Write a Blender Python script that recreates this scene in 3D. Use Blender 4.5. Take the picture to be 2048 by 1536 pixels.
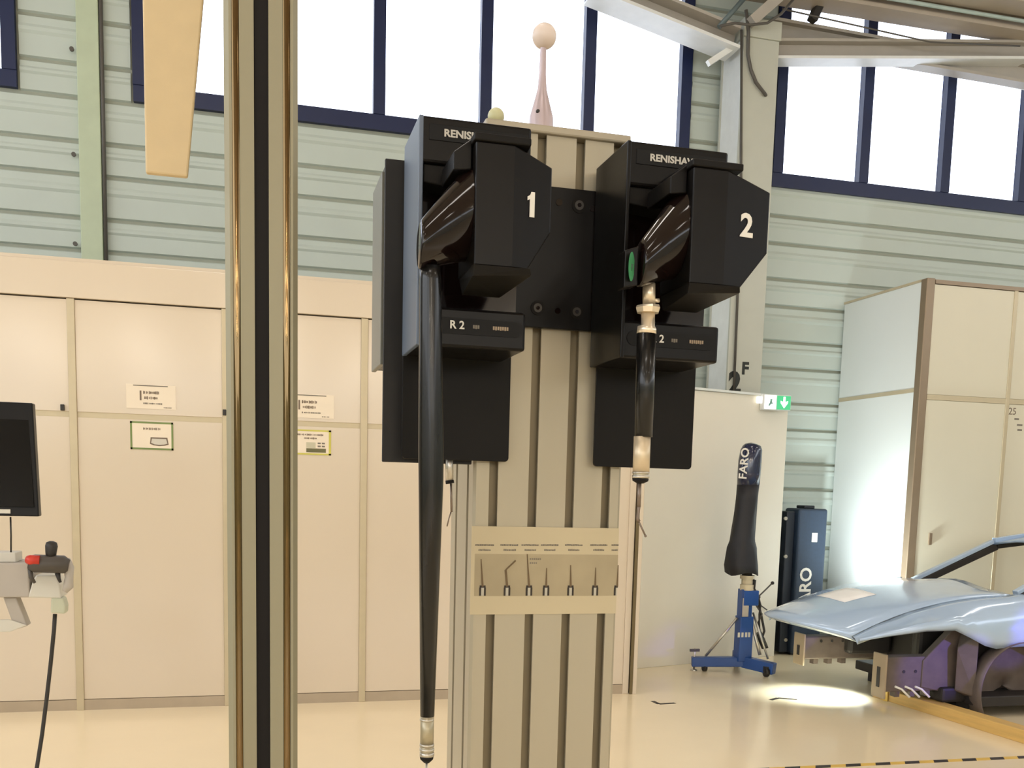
import bpy, bmesh, math, random
from mathutils import Vector, Matrix
random.seed(7)
S = bpy.context.scene
COL = S.collection
for _o in list(bpy.data.objects):
    bpy.data.objects.remove(_o)

# ------------------------------------------------------------------ camera
F, CX, CY, EYE = 1974.7, 1033.83, 1202.46, 1.6
YAW, PITCH, ROLL = math.radians(-14.997), math.radians(-6.677), math.radians(1.518)
_cy, _sy = math.cos(YAW), math.sin(YAW)
FWD = Vector((-_sy*math.cos(PITCH), _cy*math.cos(PITCH), math.sin(PITCH)))
_r0 = Vector((_cy, _sy, 0)); _u0 = _r0.cross(FWD)
RGT = _r0*math.cos(ROLL) + _u0*math.sin(ROLL)
UPV = -_r0*math.sin(ROLL) + _u0*math.cos(ROLL)
cam_data = bpy.data.cameras.new('camera')
cam = bpy.data.objects.new('camera', cam_data); COL.objects.link(cam)
m = Matrix((RGT, UPV, -FWD)).transposed().to_4x4(); m.translation = (0, 0, EYE)
cam.matrix_world = m
cam_data.sensor_fit = 'HORIZONTAL'; cam_data.sensor_width = 36
cam_data.lens = F/2048*36
cam_data.shift_x = (1024-CX)/2048; cam_data.shift_y = (CY-768)/2048
cam_data.clip_start = 0.02; cam_data.clip_end = 200
S.camera = cam

def P(px, py, Y):
    d = RGT*((px-CX)/F) - UPV*((py-CY)/F) + FWD
    d = d*(Y/d.y); return Vector((d.x, Y, EYE+d.z))
def PX(px, py, X):
    d = RGT*((px-CX)/F) - UPV*((py-CY)/F) + FWD
    d = d*(X/d.x); return Vector((X, d.y, EYE+d.z))
def PZ(px, py, z):
    d = RGT*((px-CX)/F) - UPV*((py-CY)/F) + FWD
    d = d*((z-EYE)/d.z); return Vector((d.x, d.y, z))

# ------------------------------------------------------------------ world, lamps, exposure
S.view_settings.view_transform = 'Standard'
S.view_settings.look = 'None'
S.view_settings.gamma = 1.0
S.view_settings.use_curve_mapping = False
S.view_settings.exposure = 0.0
W = bpy.data.worlds.new('overcast_sky'); S.world = W; W.use_nodes = True
_bg = W.node_tree.nodes['Background']
_bg.inputs['Color'].default_value = (0.90, 0.94, 1.0, 1); _bg.inputs['Strength'].default_value = 4.0

def area_lamp(name, loc, target, size, power, color, size_y=None, spread=None):
    l = bpy.data.lights.new(name, 'AREA'); l.energy = power; l.color = color
    l.shape = 'RECTANGLE'; l.size = size; l.size_y = size_y or size
    if spread: l.spread = spread
    o = bpy.data.objects.new(name, l); COL.objects.link(o); o.location = loc
    o.rotation_euler = (Vector(target)-Vector(loc)).to_track_quat('-Z', 'Y').to_euler()
    return o
def spot_lamp(name, loc, target, power, color, angle=60, blend=0.6, radius=0.05):
    l = bpy.data.lights.new(name, 'SPOT'); l.energy = power; l.color = color
    l.spot_size = math.radians(angle); l.spot_blend = blend; l.shadow_soft_size = radius
    o = bpy.data.objects.new(name, l); COL.objects.link(o); o.location = loc
    o.rotation_euler = (Vector(target)-Vector(loc)).to_track_quat('-Z', 'Y').to_euler()
    return o
WARM = (1.0, 0.925, 0.84)
# rows of ceiling fixtures in the hall
for x in (-4.6, -0.5, 4.0, 8.5):
    for y in (5.2, 1.8, -2.0, -6.3):
        area_lamp('ceiling_lamp', (x, y, 6.2), (x, y, 0), 1.3, 27, WARM, 0.5)
for x, y in [(.3, v) for v in (-17.2, -19.1, -21.6, -24.2, -26.8, -29.3)]+[(u, v) for u in (-7.0, -3.8, 4.2, 8.0) for v in (-20.5, -24.5, -28.5)]:   # high bay rows far behind the camera
    l = bpy.data.lights.new('high_bay_lamp', 'POINT'); l.energy = 115; l.color = (1, .9, .76); l.shadow_soft_size = 0.16
    o = bpy.data.objects.new('high_bay_lamp', l); COL.objects.link(o); o.location = (x, y, 6.0)
# white work light inside the engine bay, second one behind the car, blue scanner light beside it
spot_lamp('work_light', (4.50, 6.78, 0.43), (4.38, 6.84, 0.0), 62, (0.9, 1.0, 0.97), 98, 0.6, 0.04)
spot_lamp('work_light', (4.95, 7.72, 0.55), (5.85, 8.0, 1.25), 230, (0.86, 0.97, 1.0), 110, 1.0, 0.06)
spot_lamp('scanner_light', (6.3, 4.3, 0.70), (5.56, 5.94, 0.60), 130, (0.16, 0.12, 1.0), 17, 0.6, 0.03)
spot_lamp('scanner_light', (5.7, 4.4, 0.75), (4.85, 6.15, 0.34), 130, (0.20, 0.14, 1.0), 17, 0.6, 0.03)

# ------------------------------------------------------------------ materials
def lin(c):
    c = c/255
    return c/12.92 if c <= .04045 else ((c+.055)/1.055)**2.4
def rgb(r, g, b): return (lin(r), lin(g), lin(b), 1)
MATS = {}
def mat(name, col, rough=.5, metal=0, var=.04, scale=8, bump=0, coat=0, spec=.5, stretch=None, rvar=0.05):
    if name in MATS: return MATS[name]
    M = bpy.data.materials.new(name); M.use_nodes = True; nt = M.node_tree; N = nt.nodes; L = nt.links
    b = N['Principled BSDF']
    b.inputs['Metallic'].default_value = metal; b.inputs['Roughness'].default_value = rough
    b.inputs['Specular IOR Level'].default_value = spec
    b.inputs['Coat Weight'].default_value = coat; b.inputs['Coat Roughness'].default_value = .06
    tc = N.new('ShaderNodeTexCoord'); mp = N.new('ShaderNodeMapping')
    if stretch: mp.inputs['Scale'].default_value = stretch
    nz = N.new('ShaderNodeTexNoise'); nz.inputs['Scale'].default_value = scale; nz.inputs['Detail'].default_value = 4
    L.new(tc.outputs['Object'], mp.inputs['Vector']); L.new(mp.outputs['Vector'], nz.inputs['Vector'])
    rp = N.new('ShaderNodeValToRGB')
    rp.color_ramp.elements[0].position = .3; rp.color_ramp.elements[1].position = .7
    rp.color_ramp.elements[0].color = [max(0, c*(1-var)) for c in col[:3]]+[1]
    rp.color_ramp.elements[1].color = [min(1, c*(1+var)) for c in col[:3]]+[1]
    L.new(nz.outputs['Fac'], rp.inputs['Fac']); L.new(rp.outputs['Color'], b.inputs['Base Color'])
    if rvar:
        mr = N.new('ShaderNodeMapRange'); mr.inputs['To Min'].default_value = max(.02, rough-rvar); mr.inputs['To Max'].default_value = min(1, rough+rvar)
        L.new(nz.outputs['Fac'], mr.inputs['Value']); L.new(mr.outputs['Result'], b.inputs['Roughness'])
    if bump:
        bn = N.new('ShaderNodeBump'); bn.inputs['Strength'].default_value = bump; bn.inputs['Distance'].default_value = .002
        nz2 = N.new('ShaderNodeTexNoise'); nz2.inputs['Scale'].default_value = scale*40
        L.new(tc.outputs['Object'], nz2.inputs['Vector']); L.new(nz2.outputs['Fac'], bn.inputs['Height']); L.new(bn.outputs['Normal'], b.inputs['Normal'])
    MATS[name] = M; return M
def emit(name, col, strength):
    M = mat(name, col, .4, rvar=0); b = M.node_tree.nodes['Principled BSDF']
    b.inputs['Emission Color'].default_value = col; b.inputs['Emission Strength'].default_value = strength
    return M
FLOOR = mat('cream_epoxy_floor', rgb(247, 230, 196), .15, var=.03, scale=1.2, rvar=.05, bump=.02)
SIDING = mat('grey_green_sheet_metal', rgb(190, 200, 192), .5, var=.02, scale=3)
GROOVE = mat('siding_joint_shadow_gap', rgb(150, 154, 140), .6)
PANEL = mat('cream_laminate_panel', rgb(214, 199, 177), .15, var=.012, scale=1.5, rvar=.01)
PANEL_B = mat('beige_cabinet_panel', rgb(212, 206, 184), .35, var=.015, scale=2)
PANEL_W = mat('white_cabinet_side', rgb(222, 226, 222), .35, var=.01, scale=2)
PART = mat('ivory_partition_board', rgb(230, 224, 208), .4, var=.015, scale=2)
JOINT = mat('beige_aluminium_joint', rgb(192, 178, 148), .35, metal=.2)
TRIM = mat('brown_grey_aluminium_trim', rgb(140, 122, 100), .35, metal=.4)
FRAME = mat('navy_window_frame', rgb(12, 28, 70), .45)
ALU = mat('anodised_aluminium', rgb(176, 167, 146), .42, metal=.35, var=.02, scale=30, stretch=(1, 1, .03))
ALU_D = mat('shaded_slot_aluminium', rgb(142, 130, 106), .5, metal=.4)  # aluminium with the shade inside the slots put into its colour
ALU_C = mat('champagne_aluminium_column', rgb(146, 140, 116), .45, metal=.2, var=.02, scale=30, stretch=(1, 1, .03))
GROOVE_C = mat('polished_groove', rgb(112, 92, 62), .05, metal=.9, rvar=0)
INSERT = mat('black_rubber_insert', rgb(24, 21, 20), .6, spec=.2)
BLACK = mat('black_anodised_housing', rgb(18, 16, 15), .3, var=.1, scale=60, bump=.05, spec=.2)
BLACK_S = mat('black_sheet_metal', rgb(24, 22, 20), .45, var=.06, scale=40, bump=.05, spec=.15)
GLOSS = mat('glossy_black_plastic', rgb(22, 13, 11), .1, coat=.25, rvar=.02, spec=.3)
CARBON = mat('black_carbon_tube', rgb(20, 19, 18), .28, spec=.35, var=.1, scale=50, stretch=(1, 1, .05), coat=.2)
LABEL = mat('dark_label_strip', rgb(14, 13, 13), .5, spec=.25)
WHITE = mat('white_print', rgb(228, 224, 214), .5)
GREYP = mat('grey_print', rgb(120, 112, 100), .6)
BROWNP = mat('dark_brown_print', rgb(116, 100, 84), .6)
PAPER = mat('white_paper', rgb(236, 222, 200), .6, var=.02)
STEEL = mat('bright_steel', rgb(198, 192, 180), .3, metal=.8)
NICKEL = mat('warm_nickel', rgb(238, 224, 200), .32, metal=.65)
CERAMIC = mat('cream_ceramic', rgb(230, 214, 204), .3)
CERAMIC_G = mat('pale_green_ceramic', rgb(206, 204, 160), .35)
GREEN = mat('green_sticker', rgb(70, 150, 100), .5)
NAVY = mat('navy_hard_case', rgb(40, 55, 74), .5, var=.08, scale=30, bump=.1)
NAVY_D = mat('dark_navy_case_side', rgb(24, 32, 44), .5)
BLUE = mat('blue_painted_steel', rgb(34, 74, 140), .35, var=.06)
COVER = mat('black_fabric_cover', rgb(26, 25, 30), .55, var=.2, scale=14)
COVER_G = mat('glossy_blue_black_cap', rgb(28, 36, 66), .15, coat=.5)
CAR = mat('pale_blue_car_paint', rgb(180, 202, 228), .2, metal=.1, coat=.7, var=.01)
CAR_D = mat('dark_primer_metal', rgb(98, 86, 78), .55, var=.15, scale=12)
CAR_K = mat('black_engine_bay', rgb(40, 36, 34), .6, var=.2, scale=10)
WOOD = mat('yellow_wood_beam', rgb(214, 176, 104), .5, var=.12, scale=6, stretch=(6, .4, 6))
COLUMN = mat('grey_painted_steel', rgb(186, 188, 176), .45, var=.02)
BEAM = mat('taupe_painted_beam', rgb(172, 166, 156), .5, var=.03)
BEAM_W = mat('white_painted_steel', rgb(226, 228, 226), .45)
DECK = mat('roof_deck_sheet', rgb(180, 168, 152), .6)
CABLE = mat('grey_black_cable', rgb(84, 80, 74), .5)
CABLE_K = mat('black_cable', rgb(40, 36, 32), .5)
BEIGE = mat('beige_plastic_arm', rgb(204, 182, 142), .55, var=.03, scale=60, bump=.08)
SCREEN = mat('black_monitor_screen', rgb(12, 11, 11), .35, spec=.25)
TRAY = mat('pale_grey_plastic', rgb(206, 202, 190), .4)
TRAY_G = mat('mid_grey_plastic', rgb(176, 168, 158), .45)
RED = mat('red_plastic', rgb(200, 52, 34), .4)
GRAPH = mat('graphite_plastic', rgb(72, 66, 60), .45)
YELLOW = mat('yellow_tape', rgb(224, 186, 90), .5)
TAPE_K = mat('black_tape', rgb(48, 40, 34), .5)
YGREEN = mat('yellow_green_print', rgb(204, 196, 92), .6)
OLIVE = mat('olive_green_print', rgb(122, 140, 84), .6)
PHOTO = mat('grey_beige_photo_print', rgb(168, 154, 124), .5, var=.12, scale=14)
EXITG = emit('exit_sign_green', rgb(70, 190, 130), .55)
EXITW = emit('exit_sign_white', rgb(240, 255, 248), 1.1)
WHITE_W = emit('emergency_lamp_white', rgb(255, 252, 244), 1.2)
def glass():
    M = bpy.data.materials.new('window_glass'); M.use_nodes = True; nt = M.node_tree
    for n in list(nt.nodes): nt.nodes.remove(n)
    o = nt.nodes.new('ShaderNodeOutputMaterial'); t = nt.nodes.new('ShaderNodeBsdfTransparent'); g = nt.nodes.new('ShaderNodeBsdfGlossy')
    t.inputs['Color'].default_value = (.93, .95, 1, 1); g.inputs['Roughness'].default_value = .05
    mx = nt.nodes.new('ShaderNodeMixShader'); fr = nt.nodes.new('ShaderNodeFresnel'); fr.inputs['IOR'].default_value = 1.35
    nt.links.new(fr.outputs[0], mx.inputs[0]); nt.links.new(t.outputs[0], mx.inputs[1]); nt.links.new(g.outputs[0], mx.inputs[2])
    nt.links.new(mx.outputs[0], o.inputs[0]); return M
GLASS = glass()

# ------------------------------------------------------------------ mesh helpers
class MB:
    def __init__(s): s.v = []; s.f = []; s.sm = []
    def add(s, vs, fs, smooth=False):
        n = len(s.v); s.v += [Vector(v) for v in vs]
        for f in fs: s.f.append([i+n for i in f]); s.sm.append(smooth)
        return s
    def box(s, x0, x1, y0, y1, z0, z1):
        x0, x1 = sorted((x0, x1)); y0, y1 = sorted((y0, y1)); z0, z1 = sorted((z0, z1))
        return s.add([(x0,y0,z0),(x1,y0,z0),(x1,y1,z0),(x0,y1,z0),(x0,y0,z1),(x1,y0,z1),(x1,y1,z1),(x0,y1,z1)],
                     [(0,3,2,1),(4,5,6,7),(0,1,5,4),(1,2,6,5),(2,3,7,6),(3,0,4,7)])
    def obox(s, a, b, w, h, up=(0,0,1)):
        """bar from a to b, w wide and h high"""
        a = Vector(a); b = Vector(b); d = (b-a).normalized(); u = Vector(up)
        sd = d.cross(u)
        if sd.length < 1e-5: sd = d.cross(Vector((0,1,0)))
        sd.normalize(); u = sd.cross(d).normalized()
        vs = []
        for p in (a, b):
            for (i, j) in ((-1,-1),(1,-1),(1,1),(-1,1)): vs.append(p+sd*(i*w/2)+u*(j*h/2))
        return s.add(vs, [(0,1,2,3),(7,6,5,4),(0,4,5,1),(1,5,6,2),(2,6,7,3),(3,7,4,0)])
    def prism(s, poly, a, smooth=False):
        """poly: list of 3D points (planar), a: extrusion vector"""
        n = len(poly); a = Vector(a); vs = [Vector(p) for p in poly]; vs += [v+a for v in vs]
        fs = [list(range(n))[::-1], list(range(n, 2*n))]
        s.add(vs, fs); k = len(s.v)-2*n
        for i in range(n):
            j = (i+1) % n; s.f.append([k+i, k+j, k+n+j, k+n+i]); s.sm.append(smooth)
        return s
    def tube(s, pts, rad, seg=16, caps=True, smooth=True):
        pts = [Vector(p) for p in pts]; rads = rad if isinstance(rad, (list, tuple)) else [rad]*len(pts)
        base = len(s.v); ref = None
        for i, p in enumerate(pts):
            d = (pts[min(i+1, len(pts)-1)]-pts[max(i-1, 0)]).normalized()
            if ref is None:
                ref = Vector((1,0,0)) if abs(d.x) < .8 else Vector((0,0,1))
            e1 = (ref-d*ref.dot(d)).normalized(); e2 = d.cross(e1); ref = e1
            for k in range(seg):
                t = 2*math.pi*k/seg; s.v.append(p+(e1*math.cos(t)+e2*math.sin(t))*rads[i])
        for i in range(len(pts)-1):
            for k in range(seg):
                k2 = (k+1) % seg
                s.f.append([base+i*seg+k, base+i*seg+k2, base+(i+1)*seg+k2, base+(i+1)*seg+k]); s.sm.append(smooth)
        if caps:
            s.f.append([base+k for k in range(seg)][::-1]); s.sm.append(False)
            e = base+(len(pts)-1)*seg; s.f.append([e+k for k in range(seg)]); s.sm.append(False)
        return s
    def lathe(s, c, prof, seg=32):
        """prof: (radius, z) pairs about the vertical axis through c; sharp where the same ring is given twice"""
        c = Vector(c)
        for (r0, z0), (r1, z1) in zip(prof, prof[1:]):
            if (r0, z0) != (r1, z1):
                s.tube([c+Vector((0,0,z0)), c+Vector((0,0,z1))], [max(r0, 1e-5), max(r1, 1e-5)], seg, caps=False)
        return s
    def sphere(s, c, r, seg=28, rings=16):
        c = Vector(c); base = len(s.v)
        for i in range(rings+1):
            a = math.pi*i/rings
            for k in range(seg):
                t = 2*math.pi*k/seg
                s.v.append(c+Vector((math.sin(a)*math.cos(t), math.sin(a)*math.sin(t), math.cos(a)))*r)
        for i in range(rings):
            for k in range(seg):
                k2 = (k+1) % seg
                s.f.append([base+i*seg+k, base+(i+1)*seg+k, base+(i+1)*seg+k2, base+i*seg+k2]); s.sm.append(True)
        return s
    def grid(s, rows, smooth=True, flip=False):
        base = len(s.v); n = len(rows[0])
        for r in rows: s.v += [Vector(p) for p in r]
        for i in range(len(rows)-1):
            for j in range(n-1):
                q = [base+i*n+j, base+i*n+j+1, base+(i+1)*n+j+1, base+(i+1)*n+j]
                s.f.append(q[::-1] if flip else q); s.sm.append(smooth)
        return s
    def hull(s, pts):
        bm = bmesh.new()
        for p in pts: bm.verts.new(p)
        r = bmesh.ops.convex_hull(bm, input=bm.verts)
        bmesh.ops.delete(bm, geom=[v for v in bm.verts if not v.link_faces], context='VERTS')
        bmesh.ops.dissolve_limit(bm, angle_limit=.02, verts=bm.verts, edges=bm.edges)
        bm.verts.index_update()
        s.add([v.co.copy() for v in bm.verts], [[v.index for v in f.verts] for f in bm.faces]); bm.free()
        return s
    def build(s, name, material, parent=None, bevel=0, solid=0, origin=None, segs=2):
        org = Vector(origin) if origin is not None else (wpos(parent) if parent else None)
        if org is None:
            xs = [v.x for v in s.v]; ys = [v.y for v in s.v]; zs = [v.z for v in s.v]
            org = Vector(((min(xs)+max(xs))/2, (min(ys)+max(ys))/2, min(zs)))
        me = bpy.data.meshes.new(name)
        me.from_pydata([v-org for v in s.v], [], s.f)
        me.polygons.foreach_set('use_smooth', s.sm)
        bm = bmesh.new(); bm.from_mesh(me); bmesh.ops.remove_doubles(bm, verts=bm.verts, dist=1e-6)
        bmesh.ops.recalc_face_normals(bm, faces=bm.faces); bm.to_mesh(me); bm.free()
        me.materials.append(material)
        o = bpy.data.objects.new(name, me); COL.objects.link(o)
        if parent: o.parent = parent; o.location = org-wpos(parent)
        else: o.location = org
        WP[o.name] = org
        if solid:
            md = o.modifiers.new('solid', 'SOLIDIFY'); md.thickness = solid; md.offset = 0
        if bevel:
            md = o.modifiers.new('bevel', 'BEVEL'); md.width = bevel; md.segments = segs; md.limit_method = 'ANGLE'; md.angle_limit = math.radians(40)
        return o
WP = {}
def wpos(o): return WP[o.name]
def tag(o, label=None, cat=None, group=None, kind=None):
    if label: o['label'] = label
    if cat: o['category'] = cat
    if group: o['group'] = group
    if kind: o['kind'] = kind
    return o
def thing(name, loc, label=None, cat=None, group=None, kind=None):
    o = bpy.data.objects.new(name, None); COL.objects.link(o); o.location = loc; o.empty_display_size = .05
    WP[o.name] = Vector(loc); return tag(o, label, cat, group, kind)
def part(o, label): o['label'] = label; return o
def words(name, body, size, material, parent, pos, right=(1,0,0), up=(0,0,1), depth=.0006, bold=0, align='CENTER', squeeze=1):
    c = bpy.data.curves.new(name, 'FONT'); c.body = body; c.size = size; c.extrude = depth; c.offset = bold
    c.align_x = align; c.align_y = 'CENTER'; c.resolution_u = 3
    t = bpy.data.objects.new(name, c); COL.objects.link(t)
    bpy.context.view_layer.update()
    me = bpy.data.meshes.new_from_object(t.evaluated_get(bpy.context.evaluated_depsgraph_get()))
    bpy.data.objects.remove(t); bpy.data.curves.remove(c)
    r = Vector(right).normalized(); u = Vector(up).normalized(); n = r.cross(u)
    for v in me.vertices: v.co = r*(v.co.x*squeeze) + u*v.co.y + n*v.co.z
    me.materials.clear(); me.materials.append(material)
    o = bpy.data.objects.new(name, me); COL.objects.link(o); o.parent = parent
    o.location = Vector(pos)-wpos(parent); WP[o.name] = Vector(pos); return o

# ------------------------------------------------------------------ the hall: floor, walls, ceiling, windows
YW, X0, X1, YB, ZC = 9.2, -8.0, 14.0, -34.0, 6.75
tag(MB().box(X0, X1, YB, YW+.3, -.1, 0).build('floor', FLOOR), kind='structure')
tag(MB().box(X0, X1, YB, YW+.3, ZC, ZC+.1).build('ceiling', DECK), kind='structure')
SILL, HEAD = 4.78, 6.4
win = [(-7.5, -1.83), (-.95, 4.03), (4.93, 13.4)]            # openings in the back wall (x from, x to)
wb = MB(); yb0, yb1 = YW, YW+.18
wb.box(X0, X1, yb0, yb1, 0, SILL-.08).box(X0, X1, yb0, yb1, HEAD, ZC)
xs = [X0]+[v for w in win for v in w]+[X1]
for i in range(0, len(xs), 2): wb.box(xs[i], xs[i+1], yb0, yb1, SILL-.08, HEAD)
wall_back = tag(wb.build('wall_back', GROOVE), kind='structure')
# horizontal cladding boards, each with its own edges, recessed joints between them
zj = [.02]; k = 0
while zj[-1] < ZC-.1:
    zj.append(zj[-1]+(.262 if k % 2 else .343)); k += 1
off = 3.715-min(zj, key=lambda z: abs(z-3.715))
def board(x0, x1, z0, z1):
    b = MB(); y = YW; h = z1-z0
    prof = [(y, z0+.012), (y-.022, z0+.022), (y-.022, z0+h*.55), (y-.034, z0+h*.62), (y-.034, z0+h*.70), (y-.022, z0+h*.77), (y-.022, z1-.022), (y, z1-.012)]
    b.prism([(x0, yy, zz) for yy, zz in prof], (x1-x0, 0, 0))
    b.build('cladding_board', SIDING, wall_back)
for i in range(len(zj)-1):
    z0, z1 = zj[i]+off, zj[i+1]+off
    if z0 < 0: z0 = .01
    if z1 > ZC: continue
    if z1 <= SILL-.1: board(-7.9, -1.37, z0, z1); board(-1.19, 12.5, z0, z1)
    else:
        for (a, b_) in ((win[0][1]+.02, -1.37), (-1.19, win[1][0]-.02), (win[1][1]+.02, win[2][0]-.02)):
            board(a, b_, max(z0, SILL-.1) if z0 < SILL-.3 else z0, z1)
# right bay sits a little lower: its sill strip
def window(idx, x0, x1, posts, drop=0):
    w = thing('window_%d' % idx, ((x0+x1)/2, YW, SILL), kind='structure')
    y0, y1 = YW-.05, YW+.07; f = .105
    MB().box(x0, x1, y0, y1, SILL-.1-drop, SILL+.03-drop).build('bottom_rail', FRAME, w)
    MB().box(x0, x1, y0, y1, HEAD-.05, HEAD+.05).build('top_rail', FRAME, w)
    for p in posts: MB().box(p-f/2, p+f/2, y0-.012, YW+.022, SILL+.03-drop, HEAD-.05).build('mullion', FRAME, w)
    for a, b in zip(posts, posts[1:]):
        MB().box(a+f/2, b-f/2, YW+.005, YW+.017, SILL+.03-drop, HEAD-.05).build('pane', GLASS, w)
window(1, win[0][0], win[0][1], [-1.883-i*1.11 for i in range(5, -1, -1)])
window(2, win[1][0], win[1][1], [-.9, .09, 1.08, 2.037, 3.015, 3.977])
window(3, win[2][0], win[2][1], [4.985]+[5.94+.955*i for i in range(8)], .09)
# other walls of the hall, with the same high window strips
def side_wall(name, x, sgn, sill=SILL):
    b = MB(); t = .2*sgn
    b.box(x, x+t, YB, YW+.3, 0, sill).box(x, x+t, YB, YW+.3, HEAD, ZC)
    for y0 in (-34, -22, -10, 2, 8.7): b.box(x, x+t, y0, y0+.8, sill, HEAD)
    return tag(b.build(name, SIDING), kind='structure')
side_wall('wall_left', X0, -1, 2.9); side_wall('wall_right', X1, 1)
b = MB(); b.box(X0, X1, YB-.2, YB, 0, 4.4).box(X0, X1, YB-.2, YB, HEAD, ZC)
for x0 in (-8, -6.6, -.8, 5.6, 13.2): b.box(x0, x0+.8, YB-.2, YB, 4.4, HEAD)
tag(b.build('wall_front', SIDING), kind='structure')
# pale vertical cover strip with screws
t = thing('trim_1', (-1.28, YW-.03, 2.9), kind='structure')
MB().box(-1.375, -1.205, YW-.075, YW+.0, 2.9, ZC).build('cover_strip', mat('pale_green_strip', rgb(184, 196, 168), .45), t, .006)
MB().tube([(-1.185, YW-.06, 2.9), (-1.185, YW-.06, ZC)], .016, 10).build('dark_conduit', CABLE, t)
for (px, py) in ((143, 97), (147, 308), (150, 487)):
    q = P(px, py, YW-.08); MB().tube([q, q+Vector((0, .02, 0))], .018, 10).build('screw', CABLE, t)

# ------------------------------------------------------------------ left wall of closets with sliding panels
YP = 7.12
xe = 2.86
cl = thing('closet_wall', (0, YP, 0), 'long cream closet wall with tall panels under a plain header band, left behind the columns', 'closet')
MB().box(-6, xe, YP, YP+.25, 2.735, 2.965).build('header_band', PANEL, cl, .004)
MB().box(-6, xe, YP+.2, YP+.22, .0, 2.73).build('back_board', PANEL, cl)
MB().box(-6, xe, YP+.02, YP+.2, 2.965, 2.99).build('top_board', PANEL, cl)
xp = [-6, -5.02, -4.05, -3.08, -2.115, -1.148, -.182, .756, 1.72, xe-.05]
for i in range(len(xp)-1):
    a, b_ = xp[i]+.024, xp[i+1]-.024
    y = YP+.02
    MB().box(a, b_, y, y+.02, 2.008, 2.727).build('upper_panel', PANEL, cl, .002)
    MB().box(a, b_, y, y+.02, .075, 1.972).build('lower_panel', PANEL, cl, .002)
    MB().box(a, b_, y+.006, y+.018, 1.972, 2.008).build('middle_rail', JOINT, cl)
    MB().box(a, b_, y-.004, y+.02, .0, .072).build('baseboard', mat('taupe_baseboard', rgb(176, 160, 138), .4), cl)
for x in xp:
    MB().box(x-.024, x+.024, YP+.008, YP+.1, 0, 2.733).build('joint_post', JOINT if x < 2.5 else PANEL, cl, .003)
for (px, py) in ((125, 815), (449, 825)):
    q = P(px, py, YP+.01); MB().box(q.x-.012, q.x+.012, q.y-.012, q.y+.01, q.z-.02, q.z+.02).build('latch', CABLE_K, cl, .003)
# end of the closet with a dark gap, seen right of the aluminium stand
MB().box(xe-.022, xe+.0, YP-.012, YP+.0, 0, P(1262, 1000, YP).z).build('gap_seal', mat('dark_olive_gap', rgb(108, 94, 62), .6), cl)
MB().box(xe+.0, xe+.03, YP-.02, YP+.25, 0, 2.733).build('end_strip', PANEL, cl, .003)

# paper notices on the closet
def notice(px0, py0, px1, py1, label, name='paper_notice'):
    a = P(px0, py0, YP+.018); c = P(px1, py1, YP+.018)
    t = thing(name, ((a.x+c.x)/2, YP+.0195, c.z), label, 'notice')
    MB().box(a.x, c.x, YP+.017, YP+.0195, c.z, a.z).build('sheet', PAPER, t)
    return t, a, c
def dash(t, a, c, u0, v0, u1, v1, m, name='print_mark'):
    x0 = a.x+(c.x-a.x)*u0; x1 = a.x+(c.x-a.x)*u1; z0 = a.z+(c.z-a.z)*v0; z1 = a.z+(c.z-a.z)*v1
    return MB().box(x0, x1, YP+.016, YP+.0172, z0, z1).build(name, m, t)
def textline(t, a, c, u0, v, u1, h, m, seed):
    rr = random.Random(seed); u = u0; b = MB()
    while u < u1-.01:
        w = rr.uniform(.012, .026); hh = h*rr.uniform(.6, 1)
        x0 = a.x+(c.x-a.x)*u; x1 = a.x+(c.x-a.x)*min(u+w, u1); zc = a.z+(c.z-a.z)*v; H = (a.z-c.z)*hh/2
        b.box(x0, x1, YP+.0162, YP+.0172, zc-H, zc+H); u += w+rr.choice((.006, .006, .006, .02))
    b.build('printed_line', m, t)
for n, (x0, y0, x1, y1) in enumerate(((252, 767, 352, 820), (570, 786, 668, 838))):
    t, a, c = notice(x0, y0, x1, y1, ('white notice with two dark printed lines, above the green bordered sign', 'white notice with two dark printed lines, above the yellow bordered sign')[n])
    dash(t, a, c, .14, .03, .84, .07, GREYP); dash(t, a, c, .27, .26, .305, .66, BROWNP, 'black_bar')
    textline(t, a, c, .34, .33, .66, .13, BROWNP, 1+n); textline(t, a, c, .36, .55, .64, .13, BROWNP, 3+n)
    textline(t, a, c, .34, .78, .72, .07, GREYP, 5+n); textline(t, a, c, .75, .93, .92, .05, GREYP, 7+n)
def bordered(px, m, label):
    t, a, c = notice(*px, label, 'bordered_sign')
    for (u0, v0, u1, v1) in ((0, 0, 1, .065), (0, .935, 1, 1), (0, 0, .045, 1), (.955, 0, 1, 1)):
        dash(t, a, c, u0, v0, u1, v1, m, 'border_line')
    return t, a, c
t, a, c = bordered((260, 842, 347, 901), OLIVE, 'green bordered sign with a windscreen drawing on the closet panel')
textline(t, a, c, .3, .25, .7, .09, BROWNP, 21)
X = lambda u: a.x+(c.x-a.x)*u
Z = lambda v: a.z+(c.z-a.z)*v
o = MB().prism([(X(u), YP+.0165, Z(v)) for u, v in ((.47, .55), (.86, .55), (.89, .80), (.8, .84), (.67, .86), (.54, .84), (.45, .79))], (0, .0008, 0)).build('windscreen_outline', BROWNP, t)
MB().prism([(X(u), YP+.0158, Z(v)) for u, v in ((.50, .60), (.83, .60), (.86, .76), (.78, .80), (.67, .815), (.56, .80), (.48, .75))], (0, .0008, 0)).build('windscreen_glass', mat('pale_grey_print', rgb(206, 200, 186), .6), t)
t, a, c = bordered((558, 857, 662, 911), YGREEN, 'yellow bordered sign with a small photo, partly behind the front column')
textline(t, a, c, .3, .2, .85, .08, BROWNP, 31); textline(t, a, c, .48, .34, .72, .08, BROWNP, 32)
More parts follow.
